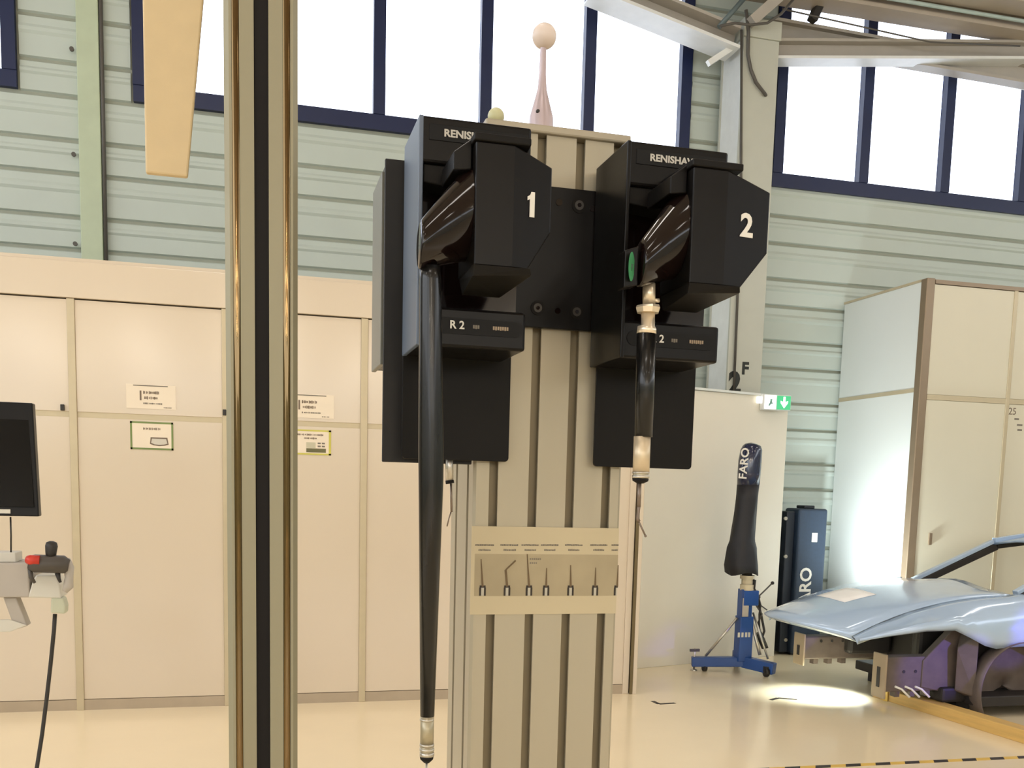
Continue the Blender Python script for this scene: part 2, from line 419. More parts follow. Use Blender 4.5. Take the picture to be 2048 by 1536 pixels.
dash(t, a, c, .52, .74, .9, .9, mat('dark_photo_print', rgb(104, 100, 66), .6), 'photo_base')
dash(t, a, c, .52, .5, .7, .73, mat('pale_photo_print', rgb(196, 190, 164), .6), 'photo_sky')
for (u, v) in ((.74, .5), (.82, .5), (.74, .62), (.82, .62)): dash(t, a, c, u, v, u+.06, v+.06, GREYP, 'photo_window')

# ------------------------------------------------------------------ ivory free-standing partition, exit sign
pA, pB = PZ(1268, 1338, 0), PZ(1548, 1312, 0)
d = (pB-pA).normalized(); nrm = Vector((d.y, -d.x, 0))
pt = thing('partition_screen', (pA+pB)/2, 'ivory partition board standing behind the blue arm stand', 'partition')
pL = pA-d*.25
MB().prism([pL, pB, pB+Vector((0, 0, 2.5)), pL+Vector((0, 0, 2.48))], nrm*-.05).build('board', PART, pt, .004)
MB().obox(pL+Vector((0, 0, 2.5)), pB+Vector((0, 0, 2.505)), .056, .02).build('top_edge_strip', PANEL_W, pt)
a = P(1525, 788, 8.46); b_ = P(1580, 822, 8.46)
ex = thing('exit_sign', (a.x, a.y, b_.z), 'lit green and white exit sign on the partition top corner', 'sign')
w = b_.x-a.x; zt, zb = a.z, b_.z
MB().box(a.x, b_.x, a.y-.01, a.y+.04, zb, zt).build('sign_box', BEAM_W, ex, .004)
MB().box(a.x+w*.07, a.x+w*.47, a.y-.014, a.y-.009, zb+.01, zt-.008).build('white_panel', EXITW, ex)
MB().box(a.x+w*.5, b_.x-.006, a.y-.014, a.y-.009, zb+.008, zt-.008).build('green_panel', EXITG, ex)
def sg(u, v): return (a.x+w*u, a.y-.016, zt+(zb-zt)*v)
MB().prism([sg(.715, .12), sg(.79, .12), sg(.79, .45), sg(.88, .38), sg(.88, .52), sg(.752, .86), sg(.625, .52), sg(.625, .38), sg(.715, .45)], (0, .002, 0)).build('arrow', EXITW, ex)
MB().prism([sg(.26, .3), sg(.33, .3), sg(.32, .5), sg(.37, .58), sg(.29, .62), sg(.24, .75), sg(.2, .72), sg(.25, .5)], (0, .002, 0)).build('figure_mark', mat('grey_green_print', rgb(130, 170, 160), .6), ex)
MB().box(a.x-.05, a.x+.006, a.y-.008, a.y+.03, zb+(zt-zb)*.4, zb+(zt-zb)*.85).build('lamp_head', WHITE_W, ex, .01)

# ------------------------------------------------------------------ tall beige cabinets at the right
XC, YC, ZT = 5.805, 7.84, 3.535
cb = thing('tall_cabinet_row', (XC, YC, 0), 'tall beige cabinet block with a bright white side behind the car', 'cabinet')
MB().box(XC+.03, 12, YC+.03, YW-.06, .05, ZT-.02).build('carcass', PANEL_B, cb)
zm = 2.54
MB().box(XC+.012, XC+.03, YC+.09, YW-.06, zm+.035, ZT-.02).build('side_panel_upper', PANEL_W, cb, .002)
MB().box(XC+.012, XC+.03, YC+.09, YW-.06, .05, zm-.0).build('side_panel_lower', PANEL_W, cb, .002)
MB().box(XC+.008, XC+.03, YC+.09, YW-.06, zm, zm+.035).build('side_rail', JOINT, cb)
MB().box(XC-.0, XC+.085, YC-.0, YC+.085, 0, ZT+.0).build('corner_post', TRIM, cb, .006)
MB().box(XC+.0, XC+.03, YC+.09, YW-.06, ZT-.02, ZT+.0).build('side_top_rail', JOINT, cb)
MB().box(XC+.085, 12, YC-.005, YC+.03, ZT-.045, ZT-.01).build('front_top_rail', TRIM, cb)
xs = [XC+.085, 6.76, 7.70, 8.64, 9.58, 10.52, 11.46, 12]
for i in range(len(xs)-1):
    a0, a1 = xs[i]+(.02 if i else 0), xs[i+1]-.02
    MB().box(a0, a1, YC+.005, YC+.03, zm-.02, ZT-.05).build('upper_door', PANEL_B, cb, .002)
    o = MB().box(a0, a1, YC+.005, YC+.03, .06, zm-.07).build('lower_door', PANEL_B, cb, .002)
    MB().box(a0, a1, YC+.0, YC+.03, zm-.068, zm-.022).build('front_rail', JOINT, cb)
    if i == 0:
        q = P(1860, 1078, YC); MB().box(q.x-.017, q.x+.017, YC-.01, YC+.006, q.z-.055, q.z+.055).build('handle', TRIM, o, .004)
for x in xs[1:-1]: MB().box(x-.02, x+.02, YC-.002, YC+.03, 0, ZT-.045).build('front_post', JOINT, cb, .003)
q = P(2022, 823, YC); words('cabinet_number', '25', .09, BROWNP, cb, (q.x+.02, YC+.004, q.z))
for (px, py, w_) in ((2034, 838, .05), (2040, 850, .06), (2040, 860, .05)):
    q = P(px, py, YC); MB().box(q.x-w_/2, q.x+w_/2, YC+.003, YC+.0055, q.z-.008, q.z+.008).build('printed_line', GREYP, cb)

# ------------------------------------------------------------------ steel column and roof steel
q0 = P(1464, 600, 8.6); q1 = P(1533, 600, 8.6)
cx0, cx1, cy0 = q0.x, q1.x, 8.62
sc = thing('steel_column', ((cx0+cx1)/2, cy0+.2, 0), 'grey steel hall column marked 2 F beside the right window', 'column')
ztop = P(1500, 72, 8.6).z
MB().box(cx0, cx1, cy0, cy0+.03, 0, ztop).build('front_flange', COLUMN, sc, .004)
MB().box(cx0, cx1, cy0+.42, cy0+.45, 0, ztop).build('rear_flange', COLUMN, sc, .004)
MB().box(cx0+.012, cx0+.03, cy0+.03, cy0+.42, 0, ztop).build('web', mat('glossy_window_lit_web', rgb(232, 236, 236), .2), sc)  # daylight on the column's left side put into a whiter colour
MB().box(cx0-.01, cx1+.01, cy0-.02, cy0+.47, ztop, ztop+.16).build('head_plate', COLUMN, sc, .006)
q = P(1471, 768, cy0); words('column_number', '2', .27, mat('black_stencil', rgb(34, 38, 34), .6), sc, (q.x-.01, cy0-.003, q.z), bold=.014, squeeze=.9)
q = P(1490, 738, cy0); words('column_letter', 'F', .155, MATS['black_stencil'], sc, (q.x, cy0-.003, q.z), bold=.006)
pts = [P(1483, 60, cy0-.02), P(1482, 420, cy0-.02), P(1467, 800, cy0-.02)]
MB().tube(pts, .012, 8).build('conduit', CABLE, sc)
pts = [P(x, y, cy0-.03) for x, y in ((1492, 20), (1497, 60), (1496, 110), (1502, 140), (1512, 165), (1530, 188))]+[P(1539, 205, cy0+.2), P(1541, 300, YW-.1)]
MB().tube(pts, .016, 8).build('cable', CABLE, sc)

def beam(name, p, q, Y, hpx, label, m=BEAM, lip=None, dep=.14):
    """I-shaped member between two picture points on the plane y = Y"""
    a = P(*p, Y); b_ = P(*q, Y); h = hpx/F*(a-Vector((0, 0, EYE))).dot(FWD)
    t = thing(name, (a+b_)/2, label, 'beam')
    MB().obox(a, b_, .02, h*.8).build('web', m, t)
    u = Vector((0, 0, h*.43))
    MB().obox(a+u, b_+u, dep, h*.14).build('top_flange', m, t)
    MB().obox(a-u, b_-u, dep, h*.14).build('bottom_flange', lip or m, t)
    return t
beam('roof_beam', (1180, -28), (1466, 88), 8.75, 44, 'sloping taupe roof beam falling from the left to the column head', lip=BEAM_W, dep=.3)
beam('roof_beam', (1540, 62), (2200, 178), 8.85, 42, 'taupe purlin sloping down to the right from the column head')
beam('roof_beam', (1538, 105), (2300, 108), 8.75, 38, 'nearly level taupe strut across the right window', lip=BEAM_W, dep=.2)
beam('roof_beam', (1900, 128), (2300, 208), 8.95, 30, 'lower taupe strut at the right edge of the frame', lip=BEAM_W)
beam('eaves_beam', (1480, -48), (2300, 88), 8.6, 60, 'broad taupe eaves beam in the top right corner', m=DECK, dep=.25)
beam('eaves_beam', (1640, -70), (2300, 40), 8.3, 40, 'upper taupe roof edge above the eaves beam', m=DECK, dep=.25)
tag(MB().tube([P(1560, -40, 8.4), P(2300, 85, 8.4)], .018, 8).build('cable_rail', mat('pale_teal_pipe', rgb(170, 186, 180), .4)), 'pale thin pipe along the eaves beam', 'pipe')
tag(MB().tube([P(1565, 18, 8.55), P(1860, 84, 8.55), P(2040, 92, 8.55)], .008, 6).build('sagging_wire', CABLE), 'thin wire sagging across the upper right window', 'wire')
tag(MB().obox(P(1416, 127, 8.7), P(1462, 97, 8.7), .05, .05).build('white_bracket', BEAM_W), 'short white knee bracket left of the column head', 'bracket')
tag(MB().tube([P(1438, 54, 8.6), P(1496, -12, 8.6)], .022, 10).build('brace_rod', mat('teal_grey_steel', rgb(96, 110, 112), .4)), 'dark teal brace rod above the column', 'rod')
tag(MB().obox(P(1502, 44, 8.55), P(1572, -18, 8.55), .09, .09).build('brace_bar', BEAM), 'light square brace bar rising right above the column', 'bar')
pts = [P(x, y, 8.5) for x, y in ((1440, 52), (1470, 46), (1500, 50), (1535, 46), (1562, 28), (1590, -5))]
MB().tube(pts, .012, 8).build('loose_cable', CABLE, sc)
b0 = P(1632, 14, 8.66)
t = thing('spotlight', b0, 'small black spotlight clamped on the upper right beam', 'spotlight')
MB().obox(P(1638, 10, 8.66), P(1624, 42, 8.66), .09, .075).build('lamp_body', CABLE_K, t, .01)
MB().box(b0.x-.05, b0.x+.07, 8.62, 8.7, b0.z, b0.z+.05).build('clamp', CABLE_K, t, .008)

# ------------------------------------------------------------------ navy transport case
fa = PZ(1580, 1303, 0); YCs = 8.62
fx0 = P(1583, 1290, YCs).x; fx1 = P(1640, 1290, YCs).x; zt = P(1600, 1017, YCs).z
kc = thing('transport_case', ((fx0+fx1)/2, YCs, 0), 'tall navy hard case with white sideways lettering standing upright beside the partition', 'case')
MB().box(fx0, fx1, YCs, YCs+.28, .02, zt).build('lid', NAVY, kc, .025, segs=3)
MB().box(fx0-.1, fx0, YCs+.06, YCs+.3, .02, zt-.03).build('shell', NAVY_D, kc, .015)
MB().box(fx0+.08, fx1-.12, YCs+.05, YCs+.2, zt, zt+.03).build('handle', NAVY_D, kc, .008)
for py in (1037, 1113, 1280):
    q = P(1572, py, YCs+.05); MB().tube([q, q+Vector((0, .02, 0))], .018, 10).build('latch_bolt', STEEL, kc)
q = P(1629, 1075, YCs); MB().box(q.x-.03, q.x+.03, YCs-.004, YCs+.002, q.z-.045, q.z+.045).build('white_tag', WHITE, kc)
for k in (0, 1):
    x = fx0+.06 if k == 0 else fx1-.06
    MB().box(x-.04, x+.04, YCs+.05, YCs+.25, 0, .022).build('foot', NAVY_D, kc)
q0 = P(1611, 1176, YCs); words('lettering', 'FARO', .175, WHITE, kc, (q0.x, YCs-.003, q0.z-.02), right=(0, 0, 1), up=(-1, 0, 0), bold=.004)

# ------------------------------------------------------------------ measuring arm under a black cover on a blue mobile stand
YS = 7.85
sb = P(1492, 1335, YS)
st = thing('mobile_stand', (sb.x, YS, 0), 'blue mobile floor stand on castors holding the covered measuring arm', 'stand')
z = lambda px, py, Y=YS: P(px, py, Y).z
e1 = P(1383, 1323, 8.0); e2 = P(1549, 1338, 7.62); hub = P(1487, 1323, YS)
MB().obox(e1, hub, .085, .085).build('leg', BLUE, st, .008)
MB().obox(hub, e2, .085, .1).build('leg', BLUE, st, .008)
MB().obox(hub, hub+Vector((.12, .36, 0)), .085, .085).build('leg', BLUE, st, .008)
for (px, py, Y, r) in ((1409, 1337, 7.95, .032), (1532, 1350, 7.64, .04)):
    c0 = P(px, py, Y); c0.z = r
    MB().tube([c0-Vector((.015, 0, 0)), c0+Vector((.015, 0, 0))], r, 16).build('castor', CABLE_K, st)
    MB().box(c0.x-.02, c0.x+.02, c0.y-.02, c0.y+.02, r, r+.05).build('castor_fork', CABLE_K, st)
c0 = hub+Vector((.11, .33, 0)); c0.z = .035
MB().tube([c0-Vector((.015, 0, 0)), c0+Vector((.015, 0, 0))], .035, 16).build('castor', CABLE_K, st)
q = P(1388, 1330, 8.0); MB().lathe((q.x, 8.0, 0), [(.0, 0), (.03, 0), (.03, .012), (.008, .014), (.008, .20), (.0, .20)], 10).build('levelling_foot', STEEL, st)
MB().box(q.x-.045, q.x+.045, 7.99, 8.01, z(1388, 1303, 8.0), z(1388, 1298, 8.0)).build('foot_knob', CABLE, st)
MB().box(P(1474, 1280, YS).x, P(1500, 1280, YS).x, YS-.05, YS+.06, z(1487, 1322), z(1487, 1232)).build('lower_column', BLUE, st, .006)
MB().box(P(1479, 1220, YS).x, P(1500, 1220, YS).x, YS-.04, YS+.05, z(1490, 1233), z(1490, 1178)).build('upper_column', BLUE, st, .005)
MB().box(P(1481, 1200, YS).x, P(1511, 1200, YS).x, YS-.06, YS+.06, z(1495, 1210), z(1495, 1180)).build('clamp_block', BLUE, st, .006)
MB().box(P(1478, 1240, YS).x, P(1490, 1240, YS).x, YS-.058, YS-.045, z(1484, 1232), z(1484, 1195)).build('bracket_plate', TRAY_G, st, .003)
q = P(1489, 1270, YS-.055)
for k, u in enumerate((-.055, -.02, .015, .045)): MB().box(q.x+u-.008, q.x+u+.012, YS-.053, YS-.049, q.z-.02, q.z+.022).build('label_mark', TRAY, st)
MB().tube([P(1474, 1236, YS), P(1411, 1312, 7.97)], .012, 8).build('brace_rod', STEEL, st)
MB().tube([P(1502, 1238, YS), P(1520, 1310, 7.75)], .016, 8).build('brace_rod', STEEL, st)
MB().tube([P(1506, 1225, YS), P(1536, 1318, 7.7)], .010, 8).build('brace_rod', STEEL, st)
k0 = P(1545, 1166, YS)
MB().tube([P(1511, 1199, YS), k0], .007, 8).build('crank_rod', CABLE, st); MB().sphere(k0, .016, 14, 8).build('crank_knob', CABLE_K, st)
MB().tube([P(1511, 1203, YS), P(1534, 1220, YS)], .006, 8).build('locking_lever', CABLE, st)
MB().lathe((P(1494, 1165, YS).x, YS, z(1494, 1180)), [(0, 0), (.06, 0), (.06, .05), (.05, .05), (.05, .1), (.065, .1), (.065, .13), (0, .13)], 20).build('mounting_collar', mat('cream_metal', rgb(206, 192, 160), .4), st)
for k in range(3):
    rr = random.Random(40+k); pts = []
    for i in range(9):
        y = 1160+i*17; pts.append(P(1508+i*2.6+rr.uniform(-5, 7), y, YS-.02+rr.uniform(-.03, .03)))
    MB().tube(pts, .008+.003*(k == 1), 8).build('hanging_cable', CABLE_K if k else CABLE, st)
MB().tube([P(1517, 1266, YS-.03), P(1528, 1296, YS-.03)], [.03, .022], 10).build('cable_plug', CABLE_K, st)
# the draped cover: rings of an oval following the outline in the photo
out = [(888, 1491, 1512), (892, 1487, 1520), (900, 1483, 1522), (920, 1479, 1521), (945, 1477, 1519), (970, 1476, 1516), (1000, 1474, 1513), (1030, 1470, 1509), (1060, 1465, 1507), (1082, 1461, 1506), (1095, 1456, 1509), (1110, 1454, 1511), (1130, 1453, 1513), (1147, 1453, 1514)]
rows = []; rr = random.Random(3)
for (y, xl, xr) in out:
    l = P(xl, y, YS); r = P(xr, y, YS); c0 = (l+r)/2; w = (r-l).length/2; row = []
    for k in range(25):
        t_ = 2*math.pi*k/24
        rip = 1+(.05*math.sin(5*t_+y*.05)+.03*math.sin(9*t_-y*.11))*min(1, max(0, (y-940)/100))
        row.append((c0.x+math.cos(t_)*w*rip, YS+math.sin(t_)*w*.85*rip, c0.z+.015*math.sin(3*t_)*(y > 1140)))
    rows.append(row)
cv = thing('covered_measuring_arm', (P(1494, 1150, YS).x, YS, z(1494, 1165)), 'upright measuring arm wrapped in a black cover with white lettering', 'measuring arm')
MB().grid(rows[5:]).build('fabric_cover', COVER, cv, solid=.004)
top = rows[:6]; cc = sum((Vector(p) for p in top[0]), Vector())/25
MB().grid([[cc+Vector((0, 0, .012))]*25]+top).build('glossy_cap', COVER_G, cv, solid=.004)
MB().tube([(cv.location.x, YS, z(1494, 1163)), (cv.location.x+.02, YS, z(1494, 920))], .045, 14).build('arm_tube', CABLE_K, cv)
q = P(1489, 927, YS-.075); words('lettering', 'FARO', .105, WHITE, cv, (q.x-.005, YS-.082, q.z), right=(.05, 0, 1), up=(-1, 0, .05), bold=.002)

# ------------------------------------------------------------------ bare car body at the right
YM = 6.75
car = thing('car_body', (5.6, YM, 0), 'bare pale blue car body shell without bumper or wheels on the right', 'car')
def hood_edge(u):       # hood centre height along u
    return .655+.275*(1-(1-u)**2.3)
def hood_pt(u, v):
    hw = .56+.10*u
    xn = 3.86+.30*abs(v)**2.2; xr = 5.47-.05*v*v
    x = xn+(xr-xn)*u; zc = hood_edge(u)
    return Vector((x, YM+v*hw, zc-.055*v*v-.02*abs(v)**6*(1-u) + .012*math.cos(v*6)*u))
MB().grid([[hood_pt(i/16, -1+2*j/16) for j in range(17)] for i in range(17)]).build('hood', CAR, car, solid=.012)
# drooping hood lip
MB().grid([[hood_pt(0, -1+2*j/16)+Vector((.0+.05*k, 0, -.035*k)) for j in range(17)] for k in (0, 1)]).build('hood_lip', CAR, car, solid=.01)
def fender(sgn):
    st_ = [q for q in [(4.17, .560), (4.35, .600), (4.6, .652), (4.84, .655), (4.97, .60), (5.1, .54), (5.2, .515), (5.32, .525), (5.45, .53), (5.58, .50), (5.75, .42), (6.0, .33), (6.6, .33)] if sgn < 0 or q[0] < 5.5]
    rows = []
    for (x, zl) in st_:
        u = min(1, max(0, (x-4.16)/(5.42-4.16))); e = hood_pt(u, -1); g = min(1, (x-4.1)/.5)
        zb = e.z if x < 5.45 else .9
        y_in = e.y-.006; y_out = YM-.62-.20*g
        r = [(x, y_in, zb-.004), (x, y_in+(y_out-y_in)*.35, zb-.012), (x, y_in+(y_out-y_in)*.75, zb-.045-.02*g), (x, y_out, (zb+zl)/2+.01), (x, y_out-.008, zl+(zb-zl)*.2), (x, y_out+.015, zl)]
        rows.append([(p[0], YM+sgn*(YM-p[1]), p[2]) for p in r])
    return MB().grid(rows)
fender(-1).build('near_fender', CAR, car, solid=.006)
fender(1).build('far_fender', CAR, car, solid=.006)
# windscreen frame: pillars, header, cowl
pf0 = Vector((5.47, 7.38, .85)); pf1 = P(1985, 1083, 7.3); pf2 = P(2055, 1066, 7.1)
def pillar(p0, p1, p2, nm):
    o = MB(); o.obox(p0, p1, .05, .035).obox(p1+Vector((.015, 0, .002)), p2+Vector((0, 0, .03)), .05, .06).build(nm, CAR, car, .006)
    dn = Vector((.03, 0, -.035))
    MB().obox(p0+dn, p1+dn*1.2, .06, .06).obox(p1+dn*1.2, p2+dn*1.1, .06, .04).build(nm+'_inner', CAR_K, car, .006)
pillar(pf0, pf1, pf1+Vector((.9, 0, .10)), 'far_pillar')
pn0 = Vector((5.50, 6.14, .90)); pn1 = Vector((pf1.x, 6.24, pf1.z)); pillar(pn0, pn1, pn1+Vector((.9, 0, .10)), 'near_pillar')
MB().grid([[(pf1.x+.0+.18*i, YM+(pf1.y-YM)*v, pf1.z+.03+.035*i-.05*v*v-.0) for v in (-1, -.5, 0, .5, 1)] for i in range(6)]).build('roof_panel', CAR, car, solid=.02)
MB().box(pf0.x-.02, pf0.x+.1, pn0.y, pf0.y, .80, .87).build('cowl', CAR_K, car, .01)
MB().hull([pf0+Vector((-.02, -.02, 0)), pf0+Vector((.22, -.02, 0)), pf0+Vector((.2, -.02, .1)), pf0+Vector((-.02, .02, 0)), pf0+Vector((.22, .02, 0)), pf0+Vector((.2, .02, .1))]).build('pillar_gusset', CAR_K, car)
# structure under the hood
def rail(y, x0, z0, z1, x1, w=.12):
    r = MB().box(x0+.01, x1, y-w/2, y+w/2, z0+.05, z1-.02).build('front_rail', CAR_D, car, .012)
    pl = MB().box(x0-.008, x0+.008, y-w/2-.02, y+w/2+.02, z0, z1).build('crash_plate', mat('tan_primer_plate', rgb(160, 142, 116), .5), car, .006)
    MB().box(x0-.012, x0-.006, y-.018, y+.018, z0+.08, z1-.1).build('slot', CAR_K, pl)
    for k in range(4):
        MB().tube([(x0+.16+.1*k, y-w/2-.004, z0+.2), (x0+.16+.1*k, y-w/2+.004, z0+.2)], .012, 8).build('hole', CAR_K, r)
    for k in range(3):
        MB().box(x0+.12+.13*k, x0+.16+.13*k, y-.03, y+.03, z0+.005, z0+.055).build('hanging_tab', CAR_D, r)
rail(6.22, 4.44, .12, .45, 5.15); rail(7.15, 4.33, .20, .46, 5.2)
MB().box(5.12, 5.2, 6.12, 7.38, .22, .84).build('firewall', CAR_K, car, .02)
MB().box(4.85, 5.1, 6.34, 6.44, .15, .68).build('strut_tower', CAR_K, car, .03)
MB().box(4.70, 5.1, 7.0, 7.1, .3, .7).build('strut_tower', CAR_K, car, .03)
MB().hull([(4.75, 6.15, .40), (5.12, 6.15, .12), (5.12, 6.15, .64), (4.98, 6.15, .62), (4.75, 6.15, .2), (4.75, 6.22, .40), (5.12, 6.22, .12), (5.12, 6.22, .64), (4.98, 6.22, .62), (4.75, 6.22, .2)]).build('inner_apron', CAR_D, car, .008)
MB().hull([(4.98, 6.08, .5), (5.1, 6.0, .62), (5.1, 6.0, .15), (5.0, 6.1, .18), (5.1, 6.2, .64), (5.1, 6.2, .12)]).build('apron_flange', CAR_D, car, .01)
# wheel house: ribbed half drum, hollow towards the camera
cxw, czw, rw = 5.45, .20, .36
rows = []
for (y, k) in ((5.93, 1.0), (5.98, 1.02), (6.05, .99), (6.10, .93), (6.13, .75), (6.14, .4), (6.14, .02)):
    rows.append([(cxw+math.cos(math.pi*(1.16-1.32*i/24))*rw*k, y, czw+math.sin(math.pi*(1.16-1.32*i/24))*rw*k) for i in range(25)])
MB().grid(rows).build('wheel_house', CAR_D, car, solid=.01)
MB().box(5.08, 6.3, 6.215, 6.235, .1, .80).build('inner_wing', CAR_D, car, .004)
MB().box(5.1, 6.6, 5.96, 7.5, .08, .16).build('underbody', CAR_K, car, .01)
MB().box(4.9, 5.15, 6.1, 6.35, .09, .2).build('subframe', CAR_K, car, .02)
for x in (5.2, 6.3):
    for y in (6.3, 7.3): MB().box(x-.06, x+.06, y-.06, y+.06, 0, .09).build('support_block', CAR_K, car)
for k in range(3):
    p0 = P(1790+k*20, 1373, 6.1); tag(MB().tube([p0, p0+Vector((.05, -.01, -.02)), p0+Vector((.10, -.04, -.075))], .008, 6).build('loose_strap', WHITE, car))
# paper on the hood
def on_hood(u, v): return hood_pt(u, v)+Vector((0, 0, .009))
tag(MB().grid([[on_hood(.26+.17*i/4, -.40+.62*j/4) for j in range(5)] for i in range(5)]).build('paper_sheet', mat('bright_paper', rgb(250, 248, 245), .6), solid=.001), 'white paper sheet lying on the pale blue car hood', 'paper')
# wooden beam on the floor
w0 = PZ(1745, 1393, 0); w1 = PZ(2048, 1488, 0); dd = (w1-w0)*1.5
bm_ = thing('wooden_beam', w0+dd/2, 'long yellow wooden beam lying on the floor under the car front', 'beam')
n_ = Vector((-dd.y, dd.x, 0)).normalized(); n_ = n_ if n_.x > 0 else -n_
MB().prism([w0, w0+n_*.12, w0+n_*.12+Vector((0, 0, .088)), w0+Vector((0, 0, .088))], dd).build('timber', WOOD, bm_, .004)
MB().prism([w0+Vector((-.002, -.12, 0)), w0+Vector((-.002, -.19, 0)), w0+Vector((-.002, -.19, .09)), w0+Vector((-.002, -.12, .09))], Vector((.006, 0, 0))).build('painted_mark', YELLOW, bm_)
# tape on the floor
a0 = PZ(1600, 1538, 0); a1 = PZ(2048, 1517, 0); dv = (a1-a0); ln = dv.length*1.5; dv.normalize(); nn = Vector((-dv.y, dv.x, 0))
ht = thing('hazard_tape', a0, 'yellow and black hazard tape stuck along the floor at the bottom right', 'tape')
k = 0; s_ = -.6
while s_ < ln:
    e_ = min(s_+.10, ln)
    MB().prism([a0+dv*s_+Vector((0, 0, .0004)), a0+dv*e_+Vector((0, 0, .0004)), a0+dv*(e_+.03)+nn*.05+Vector((0, 0, .0004)), a0+dv*(s_+.03)+nn*.05+Vector((0, 0, .0004))], (0, 0, .0012)).build('black_stripe' if k % 2 else 'yellow_stripe', TAPE_K if k % 2 else YELLOW, ht)
    s_ = e_; k += 1
for n, (pa, pb, pc) in enumerate((((1305, 1402), (1318, 1408), (1350, 1406)), ((1541, 1400), (1556, 1396), (1594, 1399)))):
    A, B, C = (PZ(*p, .0006) for p in (pa, pb, pc))
    tag(MB().obox(A, B, .035, .001).obox(B, C, .035, .001).build('floor_mark', TAPE_K), ('black L shaped tape mark on the floor nearer the aluminium stand', 'black L shaped tape mark on the floor nearer the car')[n], 'tape mark')

# ------------------------------------------------------------------ front gantry column with black slot insert, and the hanging arm
YG = .88
gc = P(524.5, 768, YG).x; hw = .0295
gt = thing('gantry_column', (gc, YG+.03, 0), 'champagne aluminium column with a black centre slot standing in the left foreground', 'column')
poly = [(-hw+.004, 0)]
def groove(c_, r):
    g = []
    for i in range(11):
        t_ = math.pi*i/10; g.append((c_-r*math.cos(t_), r*.8*math.sin(t_)))
    return g
poly += [(-.0233, 0)]+[(-.0233, .0005)]+[(-.0172, .0005), (-.0172, 0)]
poly += [(-.0058, 0), (-.0058, .012), (.0058, .012), (.0058, 0), (.0172, 0), (.0172, .0005), (.0233, .0005), (.0233, 0)]
poly += [(hw-.004, 0), (hw, .004), (hw, .056), (hw-.004, .06), (-hw+.004, .06), (-hw, .056), (-hw, .004)]
MB().prism([(gc+x, YG+y, .012) for x, y in poly], (0, 0, 2.5)).build('profile', ALU_C, gt)
for s_ in (-1, 1):
    g = MB(); rows = []
    arc = [(s_*.02025+.003*math.cos(math.pi*(1-i/12)), -.0000+.0004-.0016*math.sin(math.pi*i/12)+.0004) for i in range(13)]
    g.grid([[(gc+x, YG+y, .012) for x, y in arc], [(gc+x, YG+y, 2.5) for x, y in arc]]).build('polished_bead', GROOVE_C, gt)
MB().box(gc-.0057, gc+.0057, YG+.0022, YG+.0117, .012, 2.5).build('slot_insert', INSERT, gt)
MB().box(gc-.09, gc+.09, YG-.06, YG+.12, 0, .012).build('foot_plate', ALU, gt, .002)
MB().box(gc-.45, gc+.3, YG+.0, YG+.06, 2.512, 2.572).build('cross_beam', ALU_C, gt, .003)
YA = .9
l0, r0 = P(291, 345, YA), P(375, 345, YA); l1, r1 = P(285, 0, YA), P(405, 0, YA)
ex_ = (2.512-l0.z)/(l1.z-l0.z)
L1 = l0+(l1-l0)*ex_; R1 = r0+(r1-r0)*ex_; L1.z = R1.z = 2.512; r0.z = l0.z
tag(MB().hull([l0, r0, L1, R1]+[p+Vector((0, .007, 0)) for p in (l0, r0, L1, R1)]).build('hanging_tapered_arm', BEIGE, bevel=.0015), 'beige tapered arm hanging down from above at the left of the front column', 'post')

# ------------------------------------------------------------------ aluminium stand with slots
YF = 1.02
sx0, sx1 = P(945, 1055, YF).x, P(1239, 1060, YF).x; sw = sx1-sx0; sd = .12
zcap = P(1160, 278, YF).z
so = thing('profile_stand', ((sx0+sx1)/2, YF+sd/2, 0), 'grooved aluminium profile post carrying the black probe racks, centre of the picture', 'stand')
def side_pts(n, length, pos, so_=.0048, dp=.012, ins=.0):
    r = []
    for i in range(n):
        c_ = length*(i+.5)/n if pos is None else pos[i]
        r += [(c_-so_, 0), (c_-so_, .0035), (c_-.0085, .0035), (c_-.0085, dp), (c_+.0085, dp), (c_+.0085, .0035), (c_+so_, .0035), (c_+so_, 0)]
    return r
slots = [sw*f_ for f_ in (.131, .392, .645, .893)]
pl = [(.003, 0)]+side_pts(4, sw, slots)+[(sw-.003, 0), (sw, .003)]
pl += [(sw-y, x) for x, y in side_pts(2, sd, [.032, .092])]+[(sw, sd-.003), (sw-.003, sd)]
pl += [(sw-x, sd-y) for x, y in side_pts(4, sw, [sw-s for s in slots][::-1])]+[(.003, sd), (0, sd-.003)]
pl += [(y, sd-x) for x, y in side_pts(2, sd, [.032, .092])]+[(0, .003)]
MB().prism([(sx0+x, YF+y, .015) for x, y in pl], (0, 0, zcap-.015)).build('profile', ALU, so)
cpl = P(955, 222, YF-.0).x
zc0 = zcap; zc1 = zcap+.0085
MB().box(sx0+.004, P(1263, 280, YF-.004).x, YF-.004, YF+sd+.01, zc0, zc1).build('cap_plate', mat('grey_cap_plate', rgb(176, 166, 146), .45, metal=.3), so, .002)
MB().box(sx0-.1, sx1+.1, YF-.1, YF+sd+.1, 0, .015).build('foot_plate', ALU, so, .003)

for s_ in slots: MB().box(sx0+s_-.0083, sx0+s_+.0083, YF+.0105, YF+.0119, .015, zcap-.001).build('slot_shade_strip', ALU_D, so)  # darker strips added to carry the shade inside the slots
for s_ in (.032, .092): MB().box(sx0+.0105, sx0+.0119, YF+sd-s_-.0083, YF+sd-s_+.0083, .015, zcap-.001).build('slot_shade_strip', ALU_D, so)
